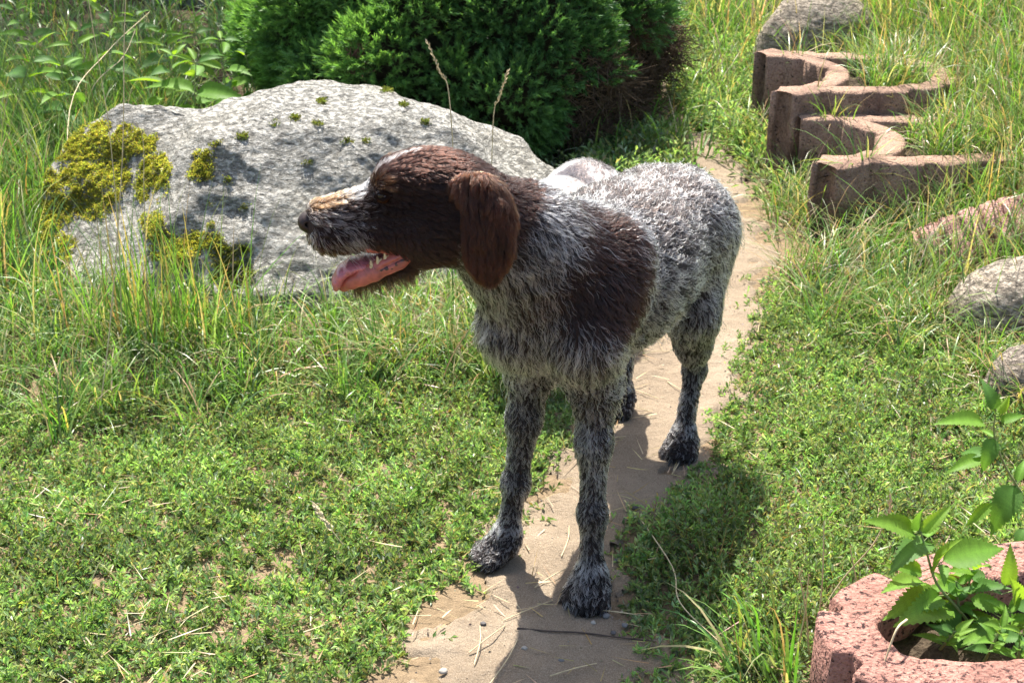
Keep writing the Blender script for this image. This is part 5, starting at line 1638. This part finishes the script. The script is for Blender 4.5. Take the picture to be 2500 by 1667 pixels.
def grit():
    r = np.random.default_rng(65)
    n = 9000
    xy = np.stack([-0.6 + 1.5 * r.random(n), 1.3 + 3.2 * r.random(n)], -1)
    k = (path_signed(xy) < 0.03) & (r.random(n) < 0.35 + 0.65 * sm(-.2, .4, fbm(np.column_stack([xy * 7, np.zeros(n)]), 3)))
    xy = xy[k]
    n = len(xy)
    z = ground_z(xy[:, 0], xy[:, 1]) + 0.007 + 0.006 * fbm(np.stack([xy[:, 0] * 11, xy[:, 1] * 11, xy[:, 0] * 0], -1), 5, 0.6)
    c = np.column_stack([xy, z])
    s = (0.0008 + 0.0020 * r.random(n) ** 3)[:, None]
    d = np.array([(1, 0, 0), (0, 1, 0), (-1, 0, 0), (0, -1, 0), (0, 0, 1), (0, 0, -1)], float)
    v = np.stack([c + s * d[i] * (0.6 + 0.8 * r.random((n, 1))) for i in range(6)], 1).reshape(-1, 3)
    o = np.arange(n)[:, None] * 6
    f = np.concatenate([o + np.array([t]) for t in ((0, 1, 4), (1, 2, 4), (2, 3, 4), (3, 0, 4), (1, 0, 5), (2, 1, 5), (3, 2, 5), (0, 3, 5))])
    t = NT('grit')
    m = t.done(t.surf(t.n('ShaderNodeAttribute', attribute_name='col').outputs['Color'], 0.85, None, 0.25))
    col = pick(r, n, [(0.20, 0.16, 0.12), (0.34, 0.29, 0.23), (0.10, 0.085, 0.07), (0.24, 0.22, 0.20)], [3, 2, 2, 2])
    add('gravel', new_mesh('gravel', v, f, False, m, np.repeat(col, 6, 0)), None, 'fine grit and crumbs of earth scattered over the sandy path', 'gravel', kind='stuff')
grit()

# ------------------------------------------------------------------ second dog, mostly hidden behind the first
def second_dog():
    b = Blob()
    o = np.array([0.125, 3.0, -0.004])
    ax = unit(np.array([0.32, 0.95, 0]))           # faces away
    lf = np.array([-ax[1], ax[0], 0])
    Q = lambda f, l, u: o + f * ax + l * lf + u * UP
    bk = -ax
    b.cone(Q(.13, 0, .285), Q(-.06, 0, .305), .105, .098, .04, lf, .85, bk - UP * .4)
    b.cone(Q(-.06, 0, .305), Q(-.20, 0, .31), .096, .086, .04, lf, 1.0, bk - UP * .4)
    b.cone(Q(-.24, 0, .34), Q(-.31, .02, .30), .018, .012, .02, None, 1, bk + UP * .3)
    b.cone(Q(.15, 0, .30), Q(.27, 0, .24), .075, .055, .04, None, 1, bk - UP * .4)
    b.ell(Q(.33, 0, .20), np.array([ax, lf, UP]), (.075, .058, .058), .03, bk)
    b.cone(Q(.37, 0, .175), Q(.44, 0, .135), .035, .024, .02, None, 1, bk)
    for s in (1, -1):
        b.cone(Q(.13, s * .055, .30), Q(.12, s * .058, .16), .045, .025, .03, None, 1, -UP)
        b.cone(Q(.12, s * .058, .16), Q(.13, s * .06, .03), .022, .018, .02, None, 1, -UP)
        b.cone(Q(.13, s * .06, .025), Q(.165, s * .06, .02), .022, .018, .02, None, 1, ax - UP * .5)
        b.cone(Q(-.18, s * .055, .30), Q(-.13, s * .062, .20), .065, .04, .04, None, 1, -UP)
        b.cone(Q(-.13, s * .062, .20), Q(-.20, s * .06, .11), .036, .018, .02, None, 1, -UP)
        b.cone(Q(-.20, s * .06, .11), Q(-.18, s * .06, .025), .017, .017, .02, None, 1, -UP)
        b.cone(Q(-.18, s * .06, .025), Q(-.145, s * .06, .02), .021, .017, .02, None, 1, ax - UP * .5)
    v, f = b.mesh(.006, 2)
    root = thing('dog', 'white dog with grey patches, only its back showing behind the brown headed dog', 'dog', o)
    sk = shaded('pale_skin', (0.30, 0.25, 0.23), 0.8)
    add('body', new_mesh('white_dog_body', v - vnormals(v, f) * .002 - o, f, True, sk), root)
    r = np.random.default_rng(71)
    n = 42000
    p, nr = sample_surface(v, f, n, r)
    nz = fbm(p * 8 + 31, 3)
    q = p - o
    grey = nz + .08 * r.normal(size=n) + .5 * sm(-.16, .02, q @ ax) > .42
    headm = q @ ax > .27
    c = np.where(grey[:, None], np.array((.05, .045, .05)) * (.5 + r.random((n, 1))), np.array((.62, .60, .57)) * (.75 + .25 * r.random((n, 1))))
    c = np.where(headm[:, None], np.array((.03, .025, .025)) * (.6 + .8 * r.random((n, 1))), c)
    make_fur('fur', root, o, p, nr, flow_at(b, p), np.where(headm, .015, .030), c, np.full(n, .0005), r, lift=.28, wave=.0015, clump=.014, pull=.5)
    for s in (1, -1):
        e = Blob()
        for a0, a1, r0, r1 in (((.30, .055, .23), (.30, .075, .18), .022, .030), ((.30, .075, .18), (.31, .078, .12), .030, .020)):
            e.cone(Q(a0[0], s * a0[1], a0[2]), Q(a1[0], s * a1[1], a1[2]), r0, r1, .015, lf, .35, -UP)
        ev, ef = e.mesh(.005, 2)
        eo = add('ear', new_mesh('white_dog_ear', ev - o, ef, True, sk), root)
        p, nr = sample_surface(ev, ef, 2500, r)
        make_fur('fur', eo, o, p, nr, flow_at(e, p), np.full(2500, .02), np.array((.03, .025, .025)) * (.6 + .8 * r.random((2500, 1))), np.full(2500, .0005), r, lift=.25)
    nb = Blob()
    nb.ell(Q(.462, 0, .138), np.array([ax, lf, UP]), (.012, .016, .012), .01)
    nv, nf = nb.mesh(.003, 1)
    add('nose', new_mesh('white_dog_nose', nv - o, nf, True, bpy.data.materials['nose_leather']), root)
    for s in (1, -1):
        nb = Blob()
        nb.ell(Q(.385, s * .042, .215), np.array([ax, lf, UP]), (.010, .010, .010), .01)
        nv, nf = nb.mesh(.003, 1)
        add('eye', new_mesh('white_dog_eye', nv - o, nf, True, bpy.data.materials['eye_pupil']), root)
second_dog()

# ------------------------------------------------------------------ tree outside the picture whose shade lies on the meadow behind the boulder
def shade_tree():
    r = np.random.default_rng(81)
    o = np.array([-1.9, 8.0, 0.1])
    root = thing('broadleaf_tree', 'broad leaved tree behind the meadow, above the upper left corner', 'tree', o)
    V, F, _ = tube([(0, 0, -.2), (.05, 0, 1.2), (0, .1, 2.4), (.1, 0, 3.6)], .14, .05, 8)
    t = add('trunk', new_mesh('tree_trunk', V, F, True, bpy.data.materials['spruce_bark']), root)
    for k in range(9):
        a, z = k * 2.4, 1.9 + .2 * k
        e = np.array([math.cos(a) * 1.1, math.sin(a) * 1.1, z + .9])
        V, F, _ = tube([(.03, .05, z), e * np.array([.5, .5, 1]) - np.array([0, 0, .3]), e], .05, .015, 6)
        add('limb', new_mesh('tree_limb', V, F, True, bpy.data.materials['spruce_bark']), t)
    n = 9000
    c = np.stack([1.5 * r.normal(size=60).clip(-1, 1), 1.2 * r.normal(size=60).clip(-1, 1), 3.2 + .7 * r.normal(size=60).clip(-1.5, 1.5)], -1)
    p = c[r.integers(0, 60, n)] + .32 * r.normal(size=(n, 3))
    d, s = unit(r.normal(size=(n, 3))), unit(r.normal(size=(n, 3)))
    s = unit(np.cross(d, s))
    v = np.stack([p, p + d * .05 + s * .03, p + d * .10, p + d * .05 - s * .03], 1).reshape(-1, 3)
    f = (np.arange(n)[:, None] * 4 + np.array([[0, 1, 2, 3]]))
    add('crown', new_mesh('tree_crown', v, f, False, LEAF, np.repeat(pick(r, n, GREENS, [1] * 5), 4, 0)), root, kind='stuff')
shade_tree()
